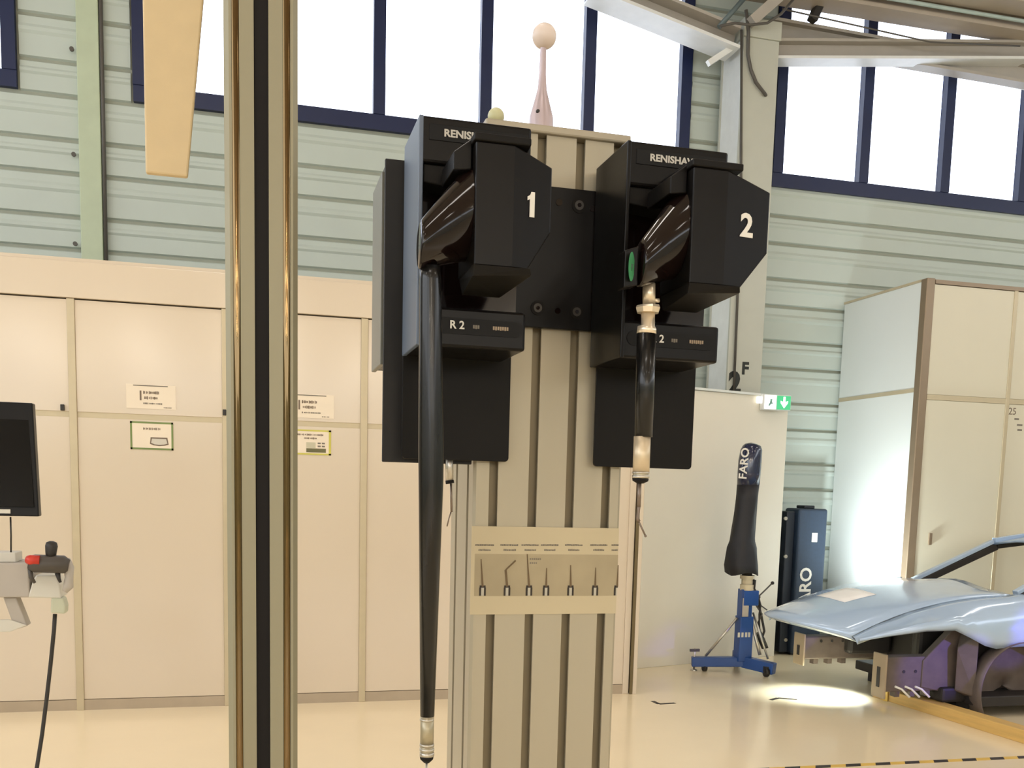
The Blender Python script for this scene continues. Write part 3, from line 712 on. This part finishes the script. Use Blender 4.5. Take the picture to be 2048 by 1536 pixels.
# printed strip taped to the stand
pz1, pz0 = P(945, 1052, YF).z, P(940, 1229, YF).z
ps = thing('probe_chart', ((sx0+sx1)/2, YF, pz0), 'printed strip with small probe pictures taped across the grooved stand', 'sheet')
yv = YF-.0012; xl, xr = sx0-.001, sx1-.001
MB().box(xl, xr, yv, YF-.0002, pz0, pz1).build('sheet', mat('cream_paper', rgb(196, 182, 150), .55, var=.02), ps)
def cs(px, py): q = P(px, py, yv); return q
MB().box(xl+.004, xr, yv-.0003, yv+.0001, cs(1000, 1192).z, cs(1000, 1108).z).build('photo_band', PHOTO, ps)
cols = [(962, 1118, 965), (1012, 1138, 1014), (1054, 1108, 1058), (1093, 1136, 1092), (1141, 1130, 1141), (1191, 1135, 1190), (1236, 1130, 1234)]
for i, (xt, yt_, xb) in enumerate(cols):
    a = cs(xb, 1173); y_ = yv-.0008
    hwm = .0036; full = i < 6
    b = MB().box(a.x-hwm, a.x-hwm*.45, y_, y_+.0006, a.z-.0098, a.z-.001)
    if full: b.box(a.x+hwm*.45, a.x+hwm, y_, y_+.0006, a.z-.0098, a.z-.001)
    b.box(a.x-hwm*.9, a.x+(hwm*.9 if full else .0008), y_, y_+.0006, a.z-.0012, a.z+.0012)
    b.build('fork_picture', mat('black_photo_print', rgb(44, 36, 28), .6), ps)
    MB().box(a.x-hwm*.42, a.x+hwm*.4*(1 if full else 0), y_, y_+.0005, a.z-.0098, a.z-.0012).build('sensor_picture', mat('silver_photo_print', rgb(186, 180, 164), .6), ps)
    tp = cs(xt, yt_)
    nd = MB()
    if i == 1:
        kx = cs(1011, 1140); nd.obox((a.x, y_, a.z), (kx.x, y_, kx.z), .0005, .0022, up=(1, 0, 0)).obox((kx.x, y_, kx.z), (cs(1031, 1121).x, y_, cs(1031, 1121).z), .0005, .0014, up=(1, 0, -1))
    else: nd.add([(a.x-.0011, y_, a.z), (a.x+.0011, y_, a.z), (tp.x+.0004, y_, tp.z), (tp.x-.0004, y_, tp.z)], [(0, 1, 2, 3)])
    nd.build('stylus_picture', mat('brown_photo_print', rgb(104, 84, 56), .6), ps, solid=.0003 if i != 1 else 0)
    rr = random.Random(60+i)
    for (yy, wl) in ((1090, .019), (1100, .012)):
        c_ = cs(xt+6 if i < 6 else 1230, yy); b = MB(); u = -wl/2 if i < 6 else -.004
        while u < min(wl/2, xr-c_.x-.0015):
            w = rr.uniform(.0008, .0018); b.box(c_.x+u, c_.x+u+w, y_+.0003, y_+.0008, c_.z-.0009, c_.z+.0010*rr.uniform(.5, 1)); u += w+.0005
        b.build('printed_line', MATS['grey_print'], ps)
for yy, n in ((1118, 0), (1126, 1)):
    c_ = cs(1072, yy); b = MB()
    for j in range(6-2*n): b.box(c_.x-.007+.0022*j, c_.x-.0057+.0022*j, yv-.0006, yv-.0002, c_.z-.0008, c_.z+.0008)
    b.build('printed_line', GREYP, ps)
for dz in (pz1-.004, pz0+.004):
    pass

# reference balls on the cap plate
c0 = P(1090, 246, YF+.03)
bx = c0.x; by = YF+.045
rb = thing('reference_sphere', (bx, by, zc1), 'cream reference ball on a slim tapered stem above the grooved stand', 'reference sphere')
ZB = lambda py: P(1092, py, by).z
kk = (P(1100, 150, by).x-P(1000, 150, by).x)/100
MB().lathe((bx, by, 0), [(0, zc1), (25*kk, zc1), (23*kk, ZB(236)), (15*kk, ZB(205)), (9*kk, ZB(180)), (7*kk, ZB(150)), (6.5*kk, ZB(118)), (6*kk, ZB(92))], 32).build('stem', mat('lilac_grey_steel', rgb(196, 180, 184), .35, metal=.4), rb)
MB().sphere((bx+.0008, by, ZB(73)), 23.5*kk, 36, 24).build('ball', CERAMIC, rb)
h0 = P(1077, 222, by-20*kk); MB().sphere((h0.x, h0.y+.002, h0.z), 4.5*kk, 12, 8).build('cross_hole', CABLE_K, rb)
c0 = P(992, 237, YF+.05)
rb2 = thing('reference_sphere', (c0.x, YF+.05, zc1), 'pale green low reference ball half hidden behind the left black rack', 'reference sphere')
MB().sphere((c0.x, YF+.05, P(992, 233, YF+.05).z), .0088, 28, 18).build('ball', CERAMIC_G, rb2)
q = P(967, 230, YF+.05); MB().lathe((q.x, YF+.05, zc1), [(0, 0), (.0095, 0), (.0095, .004), (.007, .0065), (0, .0065)], 24).build('base_disc', CERAMIC, rb2)

# ------------------------------------------------------------------ black mounting plate with socket screws
YM_ = YF-.008
a = P(1050, 369, YM_); c = P(1217, 662, YM_)
mp = thing('mounting_plate', ((a.x+c.x)/2, YF, c.z), 'black mounting plate with round screws between the two probe racks', 'plate')
MB().box(a.x-.06, c.x+.06, YM_, YF-.0005, P(1100, 657, YM_).z, P(1100, 372, YM_).z).build('plate', BLACK, mp, .001)
for (px, py, r) in ((1158, 411, .0078), (1118, 405, .0035), (1075, 616, .0074), (1153, 624, .0074), (1115, 622, .003), (1185, 418, .003)):
    q = P(px, py, YM_)
    s1 = MB().tube([q+Vector((0, -.0012, 0)), q+Vector((0, .001, 0))], r, 20).build('screw', BLACK_S if r > .005 else GLOSS, mp)
    if r > .005:
        MB().tube([q+Vector((0, -.0017, 0)), q+Vector((0, -.0010, 0))], r*.62, 16).build('screw_rim', mat('worn_dark_steel', rgb(60, 56, 52), .4), s1)
        MB().tube([q+Vector((0, -.0021, 0)), q+Vector((0, -.0016, 0))], r*.3, 6).build('hex_socket', GLOSS, s1)

# ------------------------------------------------------------------ probe racks (two alike, 20 cm apart)
YK = .92                                            # front plane of the racks
rx0, rx1 = P(838, 460, YK).x, P(1064, 258, YK).x
RZ1, RZ0 = P(838, 228, YK).z, P(1050, 703, YK).z
DX = P(1258, 290, YK).x-rx0
YKB = YF-.009
def zk(py, px=838, Y=YK): return P(px, py, Y).z
def rack(dx, label):
    t = thing('probe_rack', (rx0+dx+.05, YK+.05, RZ0), label, 'probe rack', 'pair of black probe racks')
    x0, x1 = rx0+dx, rx1+dx
    zu = zk(322); zl = zk(610)
    MB().box(x0, x1, YK, YKB, zu, RZ1).build('upper_block', BLACK, t, .0025)
    MB().box(x0, x1-.001, YK, YKB, RZ0, zl).build('lower_block', BLACK, t, .0025)
    MB().box(x0+.001, x1-.002, YK+.035, YKB, zl-.002, zu+.002).build('recessed_back', GLOSS, t)
    MB().box(x0-.0012, x0+.003, YK-.0003, YKB-.001, RZ0, RZ1).build('side_plate', BLACK if dx else mat('window_lit_side_plate', rgb(96, 108, 126), .4), t, .001)  # left rack only: bluish window light put into the plate colour
    zz = zk(322)
    MB().hull([(x0+.004, YK+.005, zz), (x0+.06, YK+.005, zz), (x0+.004, YK+.005, zz-.016), (x0+.05, YK+.005, zz-.02), (x0+.004, YK+.036, zz), (x0+.06, YK+.036, zz), (x0+.004, YK+.036, zz-.016), (x0+.05, YK+.036, zz-.02)]).build('jaw', BLACK_S, t, .001)
    zs = zk(262, 900)
    lb = MB().box(x0+.008, x1-.004, YK-.0008, YK+.0005, zs-.0095, zs+.0045).build('label_strip', LABEL, t, .0004)
    words('maker_lettering', 'RENISHAW', .0088, mat('grey_white_print', rgb(196, 190, 178), .5), t, (x0+.0455, YK-.0012, zs-.0028), squeeze=1.1, bold=.0003, depth=.0003)
    zs = zk(655, 960); xa, xb = x0+.005, x1-.004
    r_ = .0073; pl_ = [(xa+r_-r_*math.sin(i*math.pi/8), YK-.0008, zs+r_*math.cos(i*math.pi/8)) for i in range(9)]+[(xb-r_+r_*math.sin(i*math.pi/8), YK-.0008, zs-r_*math.cos(i*math.pi/8)) for i in range(9)]
    MB().prism(pl_, (0, .001, 0)).build('model_strip', LABEL, t)
    words('model_lettering', 'R 2', .0102, WHITE, t, (x0+.0365, YK-.0012, zs+.0005), bold=.0002, depth=.0003)
    for (u, w_, m_) in ((.055, .007, GREYP), (.079, .017, TRIM)):
        b = MB()
        for i in range(int(w_/.0022)): b.box(x0+u-w_/2+i*.0022, x0+u-w_/2+i*.0022+.0017, YK-.0012, YK-.0007, zs-.0015-.0003*(i % 2), zs+.0017)
        b.build('small_print', m_, t)
    return t
def shield(px0, px1, py1, label):
    Ys = YF-.013; a_ = P(px0, 850, Ys).x; b_ = P(px1, 850, Ys).x; zb = P(px0+40, py1, Ys).z; zt_ = zk(600)
    r_ = .004; pl_ = []
    for (cx_, cz_, a0_) in ((a_+r_, zb+r_, math.pi), (b_-r_, zb+r_, 1.5*math.pi), (b_-r_, zt_-r_, 0), (a_+r_, zt_-r_, .5*math.pi)):
        for i in range(5):
            t_ = a0_+i*math.pi/8; pl_.append((cx_+r_*math.cos(t_), Ys, cz_+r_*math.sin(t_)))
    return pl_, Ys
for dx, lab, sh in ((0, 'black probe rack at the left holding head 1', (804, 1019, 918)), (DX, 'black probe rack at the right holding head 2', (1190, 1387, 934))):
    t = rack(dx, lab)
    pl_, Ys = shield(*sh, lab)
    MB().prism(pl_, (0, .0035, 0)).build('shield_plate', BLACK_S, t, .0006)

# third rack on the left flank of the stand, with its own shield and bent probe
lx = P(772, 500, YF+.005).x
t = thing('probe_rack', (lx+.02, YF+.05, P(772, 740, YF+.02).z), 'black probe rack on the left flank of the stand, behind the rack with head 1', 'probe rack')
zt_ = P(772, 320, YF+.01).z; zb_ = P(760, 740, YF+.09).z
MB().box(lx, sx0-.002, YF+.005, YF+.1, zb_, zt_).build('block', BLACK, t, .003)
MB().box(lx-.003, lx+.002, YF+.02, YF+.098, zb_-.002, zt_-.008).build('lit_side_face', mat('window_lit_grey', rgb(116, 116, 108), .4), t, .001)  # thin sheet: light on the black rack's left face, put into grey
zs = P(780, 924, YF).z
MB().box(P(765, 850, YF+.002).x, sx0-.002, YF+.001, YF+.006, zs, zt_-.001).build('shield_plate', mat('flat_black_sheet', rgb(22, 20, 20), .6), t, .001)
pb = thing('bent_probe', P(900, 965, YF+.03), 'small probe with a bent stylus on the left flank of the stand', 'probe')
YQ = YF-.004
def axis(px, py): return P(px, py, YQ)
MB().tube([axis(898, 905), axis(899, 962)], .0042, 14).build('sensor_body', STEEL, pb)
MB().tube([axis(899, 961), axis(900, 967)], .0045, 14).build('black_ring', INSERT, pb)
MB().tube([axis(902, 967), axis(903, 1024)], .0012, 8).build('stylus_shank', mat('dull_steel', rgb(130, 116, 104), .4, metal=.6), pb)
MB().tube([axis(902, 1024), axis(898, 1036), axis(894, 1053)], .0007, 8).build('stylus_tip', MATS['dull_steel'], pb)

# ------------------------------------------------------------------ probe heads 1 and 2
YH = .85
def head(dx, num, label, pw):
    hx0 = P(950, 420, YH).x+dx; hx1 = P(1027, 420, YH).x+dx
    hx2 = P(pw, 420, YH+.006).x
    z1 = P(990, 285, YH).z; z0 = P(990, 533, YH).z
    t = thing('swivel_probe_unit', ((hx0+hx1)/2, YH+.04, z0), label, 'probe head', 'pair of black probe heads')
    yb = YH+.0685; yw = YH+.007
    zr1 = P(1103, 336, yw).z; zr0 = P(1103, 466, yw).z
    MB().hull([(hx0, YH, z0), (hx1, YH, z0), (hx0, YH, z1), (hx1, YH, z1), (hx0, yb, z0), (hx0, yb, z1), (hx2, yw, zr1), (hx2, yw, zr0), (hx2, yb-.03, zr1), (hx2, yb-.03, zr0),
               (hx1+(hx2-hx1)*.4, YH+(yw-YH)*.4, z0), (hx1+(hx2-hx1)*.4, yb-.03, z0), (hx0+.04, yb, z0), (hx0+.04, yb, z1)]).build('housing', BLACK, t, .0012)
    zc = P(1000, 268, YH).z
    MB().hull([(hx0-.002, YH-.002, z1), (hx1+.014, YH-.002, z1+.0), (hx1+.014, YH-.002, zc-.001), (hx0-.002, YH-.002, zc-.001), (hx0-.002, yb, z1), (hx1+.02, yb, z1), (hx1+.02, yb, zc), (hx0-.002, yb, zc)]).build('top_cap', BLACK_S, t, .0012)
    zq = P(1000, 556, YH).z
    MB().hull([(hx0-.001, YH-.003, z0), (hx1+.016, YH-.003, z0), (hx1+.018, YH, zq+.004), (hx0-.001, YH, zq), (hx0+.001, yb, z0), (hx1+.012, yb, z0), (hx1+.006, yb, zq-.004), (hx0+.004, yb, zq-.004)]).build('bottom_cap', BLACK_S, t, .0012)
    # gusset left of the top cap
    MB().prism([(hx0-.001, YH+.012, zc-.002), (hx0-.001, YH+.012, z1-.020), (hx0-.017, YH+.012, z1-.022), (hx0-.017, YH+.012, z1-.007)], (0, yb-YH-.014, 0)).build('side_gusset', BLACK, t, .001)
    # glossy rotor: tapered barrel from the housing flank down to the left
    c1 = Vector((hx0, YH+.036, P(950, 428, YH+.036).z)); c2 = Vector((P(836, 480, YH+.015).x+dx, YH+.008, P(836, 486, YH).z))
    r1, r2 = (P(950, 330, YH+.036).z-P(950, 524, YH+.036).z)/2, (P(836, 434, YH).z-P(836, 532, YH).z)/2
    rows = []
    N = 40
    for (f_, k_) in ((0, 1), (.03, 1), (.06, .985), (.5, 1), (.94, 1), (.98, .97), (1, .9), (1, .0)):
        c_ = c1.lerp(c2, f_); r_ = (r1+(r2-r1)*f_)*k_
        rows.append([(c_.x, c_.y-math.sin(2*math.pi*i/N)*r_*.82, c_.z+math.cos(2*math.pi*i/N)*r_) for i in range(N+1)])
    MB().grid(rows).build('rotor', GLOSS, t)
    q = Vector((hx1, YH, 0)); e = Vector((hx2, yw, 0)); dr = (e-q).normalized(); nr = Vector((dr.y, -dr.x, 0))
    pc = q+dr*((e-q).length*(.47)); pc.z = P(1060, 412, yw).z
    if num == '1':
        g = [(-.1, -.5), (.12, -.5), (.12, .5), (-.04, .5), (-.09, .37), (-.21, .30), (-.21, .15), (-.1, .2)]
        MB().prism([pc+nr*.0012+dr*(u*.0208)+Vector((0, 0, v*.0208)) for u, v in g], -nr*.0006).build('head_number', WHITE, t)
    else: words('head_number', num, .0285, WHITE, t, pc+nr*.0008, right=dr, bold=.0008, depth=.0003)
    return t, c2, r2
h1, e1_, r1_ = head(0, '1', 'black probe head numbered 1 in the left rack', 1103)
h2, e2_, r2_ = head(DX, '2', 'black probe head numbered 2 in the right rack, with a round green sticker', 1540)
# green round sticker on head 2's rotor end
sx = e2_.x-.001; pl_ = []
stp = P(1263, 533, e2_.y-.01)
pl_ = [(stp.x+.0042*math.cos(2*math.pi*i/24), stp.y+.004*math.cos(2*math.pi*i/24)-.0, stp.z+.0125*math.sin(2*math.pi*i/24)) for i in range(24)]
bk = MB().hull([(stp.x-.0055, stp.y+.003, stp.z-.018), (stp.x+.0075, stp.y+.003, stp.z-.015), (stp.x-.0055, stp.y+.003, stp.z+.014), (stp.x+.0075, stp.y+.003, stp.z+.019), (stp.x-.0055, stp.y+.02, stp.z-.018), (stp.x+.0075, stp.y+.02, stp.z-.015), (stp.x-.0055, stp.y+.02, stp.z+.014), (stp.x+.0075, stp.y+.02, stp.z+.019)]).build('end_block', BLACK, h2, .001)
MB().prism([(p[0], p[1]-.0005, p[2]) for p in pl_], (0, .001, 0)).build('round_sticker', GREEN, h2)
MB().prism([(stp.x+.0016*math.cos(2*math.pi*i/3+.5), stp.y-.0012, stp.z+.004*math.sin(2*math.pi*i/3+.5)) for i in range(3)], (0, .0006, 0)).build('sticker_mark', mat('dark_green_print', rgb(40, 80, 56), .6), h2)

# ------------------------------------------------------------------ probes hanging from the heads
YT = YH+.012
def ax(px, py): return P(px, py, YT)
kT = (P(900, 800, YT).x-P(800, 800, YT).x)/100
t = thing('long_probe', ax(854, 1525), 'long tapered black carbon probe hanging from head 1, silver at its lower end', 'probe')
MB().tube([ax(860, 533), ax(860.5, 560), ax(862, 900), ax(862, 960), ax(854.5, 1432)], [20.5*kT, 21.5*kT, 25.5*kT, 25*kT, 14.5*kT], 28).build('carbon_tube', CARBON, t)
MB().tube([ax(854.5, 1430), ax(853.7, 1492)], 14*kT, 24).build('sensor_body', mat('satin_steel', rgb(176, 166, 140), .4, metal=.6), t)
for (y0, y1, r) in ((1437, 1441, 14.6), (1487, 1492, 15), (1496, 1501, 15.2), (1504, 1512, 15)):
    MB().tube([ax(853.8, y0), ax(853.7, y1)], r*kT, 24).build('ring', STEEL, t)
MB().tube([ax(853.7, 1490), ax(853.5, 1513)], 13.6*kT, 24).build('neck', MATS['satin_steel'], t)
MB().tube([ax(853.5, 1511), ax(853.4, 1518), ax(853.3, 1525)], [14.5*kT, 13.5*kT, 6*kT], 24).build('black_cap', INSERT, t)
MB().tube([ax(853.3, 1522), ax(852, 1640)], 2.6*kT, 10).build('stylus', STEEL, t)
YT2 = YT+.01
def ay(px, py): return P(px, py, YT2)
k2 = (P(1300, 800, YT2).x-P(1200, 800, YT2).x)/100
t = thing('short_probe', ay(1280, 965), 'short black probe hanging from head 2, with brass coloured connector and bent stylus', 'probe')
MB().tube([ay(1298, 566), ay(1298, 608)], 12*k2, 24).build('connector_neck', NICKEL, t)
MB().tube([ay(1307, 601), ay(1318, 601)], 4*k2, 12).build('connector_pin', NICKEL, t)
MB().tube([ay(1296, 611), ay(1296, 616), ay(1295.5, 626)], [22*k2, 24*k2, 21*k2], 8, smooth=False).build('connector_nut', NICKEL, t)
MB().tube([ay(1296, 624), ay(1296, 652), ay(1294, 656), ay(1293, 668)], [13*k2, 13*k2, 18*k2, 18.5*k2], 24).build('connector_body', NICKEL, t)
MB().tube([ay(1293, 668), ay(1287, 874)], [18.5*k2, 17*k2], 28).build('carbon_tube', CARBON, t)
MB().tube([ay(1284.5, 873), ay(1282, 946)], 16*k2, 28).build('sensor_body', mat('satin_cream_steel', rgb(214, 196, 166), .4, metal=.5), t)
for (y0, y1) in ((944, 947), (950, 956)): MB().tube([ay(1281.5, y0), ay(1281.4, y1)], 16.8*k2, 24).build('ring', STEEL, t)
MB().tube([ay(1281.5, 940), ay(1281, 960)], 15*k2, 24).build('neck', MATS['satin_steel'], t)
MB().tube([ay(1281, 957), ay(1280.6, 962), ay(1280.4, 967)], [16*k2, 15*k2, 6*k2], 24).build('black_cap', INSERT, t)
MB().tube([ay(1279, 965), ay(1277.5, 1014)], 4*k2, 10).build('stylus_shank', mat('dull_steel', rgb(130, 116, 104), .4, metal=.6), t)
MB().tube([ay(1277.5, 1012), ay(1277, 1020), ay(1275, 1036), ay(1277.5, 1043)], [4*k2, 3*k2, 3.2*k2, 4*k2], 10).build('stylus_joint', MATS['dull_steel'], t)
MB().tube([ay(1276.5, 1041), ay(1291, 1072)], 1.9*k2, 8).build('stylus_tip', MATS['dull_steel'], t)
MB().sphere(ay(1291, 1072), 2.6*k2, 12, 8).build('stylus_ball', MATS['dull_steel'], t)

# ------------------------------------------------------------------ trolley with monitor and hand controller at the left edge
YV = 2.9
m0, m1 = P(78, 1033, YV), P(65, 806, YV+.05)
xr_ = m0.x; wd = .53
tr = thing('instrument_trolley', (xr_-.42, YV+.15, 0), 'pale grey instrument trolley arm reaching in at the left edge', 'trolley')
px_ = xr_-.33
MB().box(px_-.03, px_+.03, YV+.12, YV+.18, .08, m1.z).build('post', TRAY_G, tr, .004)
MB().box(px_-.25, px_+.25, YV-.1, YV+.4, .05, .09).build('base', TRAY_G, tr, .01)
for sx_ in (-.22, .22):
    for sy_ in (-.07, .37):
        MB().tube([(px_+sx_-.012, YV+sy_, .026), (px_+sx_+.012, YV+sy_, .026)], .026, 14).build('castor', CABLE_K, tr)
a, c = P(-20, 1126, YV), P(62, 1195, YV)
MB().box(px_-.02, P(58, 1150, YV).x, YV, YV+.15, c.z, a.z).build('arm_box', TRAY_G, tr, .004)
MB().box(px_-.02, P(28, 1110, YV).x, YV+.02, YV+.1, a.z, P(10, 1106, YV).z).build('arm_cap', TRAY, tr, .003)
s0, s1_ = P(22, 1195, YV+.02), P(44, 1256, YV+.02)
MB().prism([P(6, 1195, YV+.02), P(32, 1195, YV+.02), P(55, 1252, YV+.02), P(30, 1260, YV+.02)], (0, .05, 0)).build('strut', TRAY_G, tr, .003)
MB().prism([P(-40, 1240, YV+.02), P(18, 1238, YV+.02), P(55, 1250, YV+.02), P(20, 1264, YV+.02), P(-40, 1262, YV+.02)], (0, -.006, 0)).build('strut_foot', TRAY, tr, .003)
mo = thing('monitor', (xr_-wd/2, YV+.03, m0.z), 'black monitor cut off by the left picture edge', 'monitor')
tilt = Vector((0, .05, m1.z-m0.z)); ins_ = Vector((m1.x-m0.x, 0, 0))
bl = Vector((xr_-wd, YV, m0.z)); br = m0.copy()
MB().hull([bl, br, br+tilt+ins_, bl+tilt-ins_]+[p+Vector((0, .035, 0)) for p in (bl, br, br+tilt+ins_, bl+tilt-ins_)]).build('casing', SCREEN, mo, .003)
i0 = Vector((.012, -.0012, .025)); i1 = Vector((-.012, -.0012, .025))
MB().hull([bl+i0, br+i1, br+tilt+ins_-Vector((.012, .0012, .012)), bl+tilt-ins_+Vector((.012, -.0012, -.012))]+[p+Vector((0, .003, 0)) for p in (bl+i0, br+i1, br+tilt+ins_-Vector((.012, .0012, .012)), bl+tilt-ins_+Vector((.012, -.0012, -.012)))]).build('screen', mat('screen_glass', rgb(8, 8, 8), .2, spec=.25), mo)
q = P(6, 1023, YV); MB().box(q.x-.05, q.x+.018, YV-.001, YV+.006, q.z-.005, q.z+.006).build('bezel_badge', TRAY, mo)
MB().box(px_-.06, px_+.06, YV+.06, YV+.119, m0.z+.1, m0.z+.2).build('mount', GRAPH, mo, .004)
tag(MB().tube([P(21, 1034, YV+.02), P(22, 1070, YV+.02), P(22, 1108, YV+.03)], .0022, 8).build('monitor_cable', CABLE_K), 'thin dark cable between the monitor and the trolley arm', 'cable')
hc = thing('hand_controller', P(100, 1195, YV), 'black hand controller with red end cap and round knob in a pale holder', 'controller')
Yh = YV-.03
MB().prism([P(72, 1150, YV), P(112, 1150, YV), P(120, 1170, YV), P(122, 1197, YV), P(55, 1195, YV), P(66, 1160, YV)], (0, .1, 0)).build('holder', TRAY, hc, .004)
kh = (P(100, 1120, Yh).x-P(0, 1120, Yh).x)/100
MB().tube([P(60, 1124, Yh), P(70, 1127, Yh), P(128, 1129, Yh), P(138, 1131, Yh)], [16*kh, 20*kh, 20*kh, 13*kh], 22).build('body', GRAPH, hc)
MB().tube([P(55, 1119, Yh-.012), P(60, 1120, Yh-.015), P(80, 1121, Yh-.015)], [9*kh, 11*kh, 11*kh], 18).build('red_cap', RED, hc)
MB().tube([P(102, 1116, Yh), P(102, 1105, Yh), P(103, 1092, Yh), P(103, 1085, Yh), P(103, 1082, Yh)], [10*kh, 11.5*kh, 13*kh, 11*kh, 4*kh], 20).build('knob', CABLE_K, hc)
MB().tube([P(132, 1118, Yh+.01), P(138, 1135, Yh+.01), P(138, 1155, Yh+.01), P(137, 1172, Yh+.01), P(130, 1183, Yh+.01)], [9*kh, 11*kh, 9*kh, 11*kh, 6*kh], 16).build('grey_grip', TRAY_G, hc)
MB().tube([P(60, 1138, Yh), P(62, 1155, Yh), P(70, 1166, Yh)], [5*kh, 5*kh, 3*kh], 10).build('left_claw', GRAPH, hc)
MB().tube([P(115, 1146, Yh), P(118, 1158, Yh), P(121, 1165, Yh)], [6*kh, 4*kh, 3*kh], 10).build('right_claw', CABLE_K, hc)
MB().prism([P(102, 1196, YV), P(126, 1196, YV), P(131, 1212, YV), P(130, 1228, YV), P(101, 1226, YV)], (0, .05, 0)).build('clamp', mat('pale_green_grey_plastic', rgb(188, 190, 166), .45), hc, .004)
pts = [P(110, 1228, YV+.025), P(108, 1260, YV+.025), P(101, 1330, YV+.03), P(93, 1400, YV+.03), P(84, 1470, YV+.02), P(73, 1540, YV+.01), P(55, 1640, YV), P(35, 1760, YV-.02)]
zl_ = pts[-1].z; pts += [Vector((pts[-1].x-.03, pts[-1].y, max(.2, zl_-.3))), Vector((pts[-1].x-.1, pts[-1].y, .02)), Vector((pts[-1].x-.3, pts[-1].y+.05, .007))]
MB().tube(pts, .0055, 10).build('cord', CABLE_K, hc)
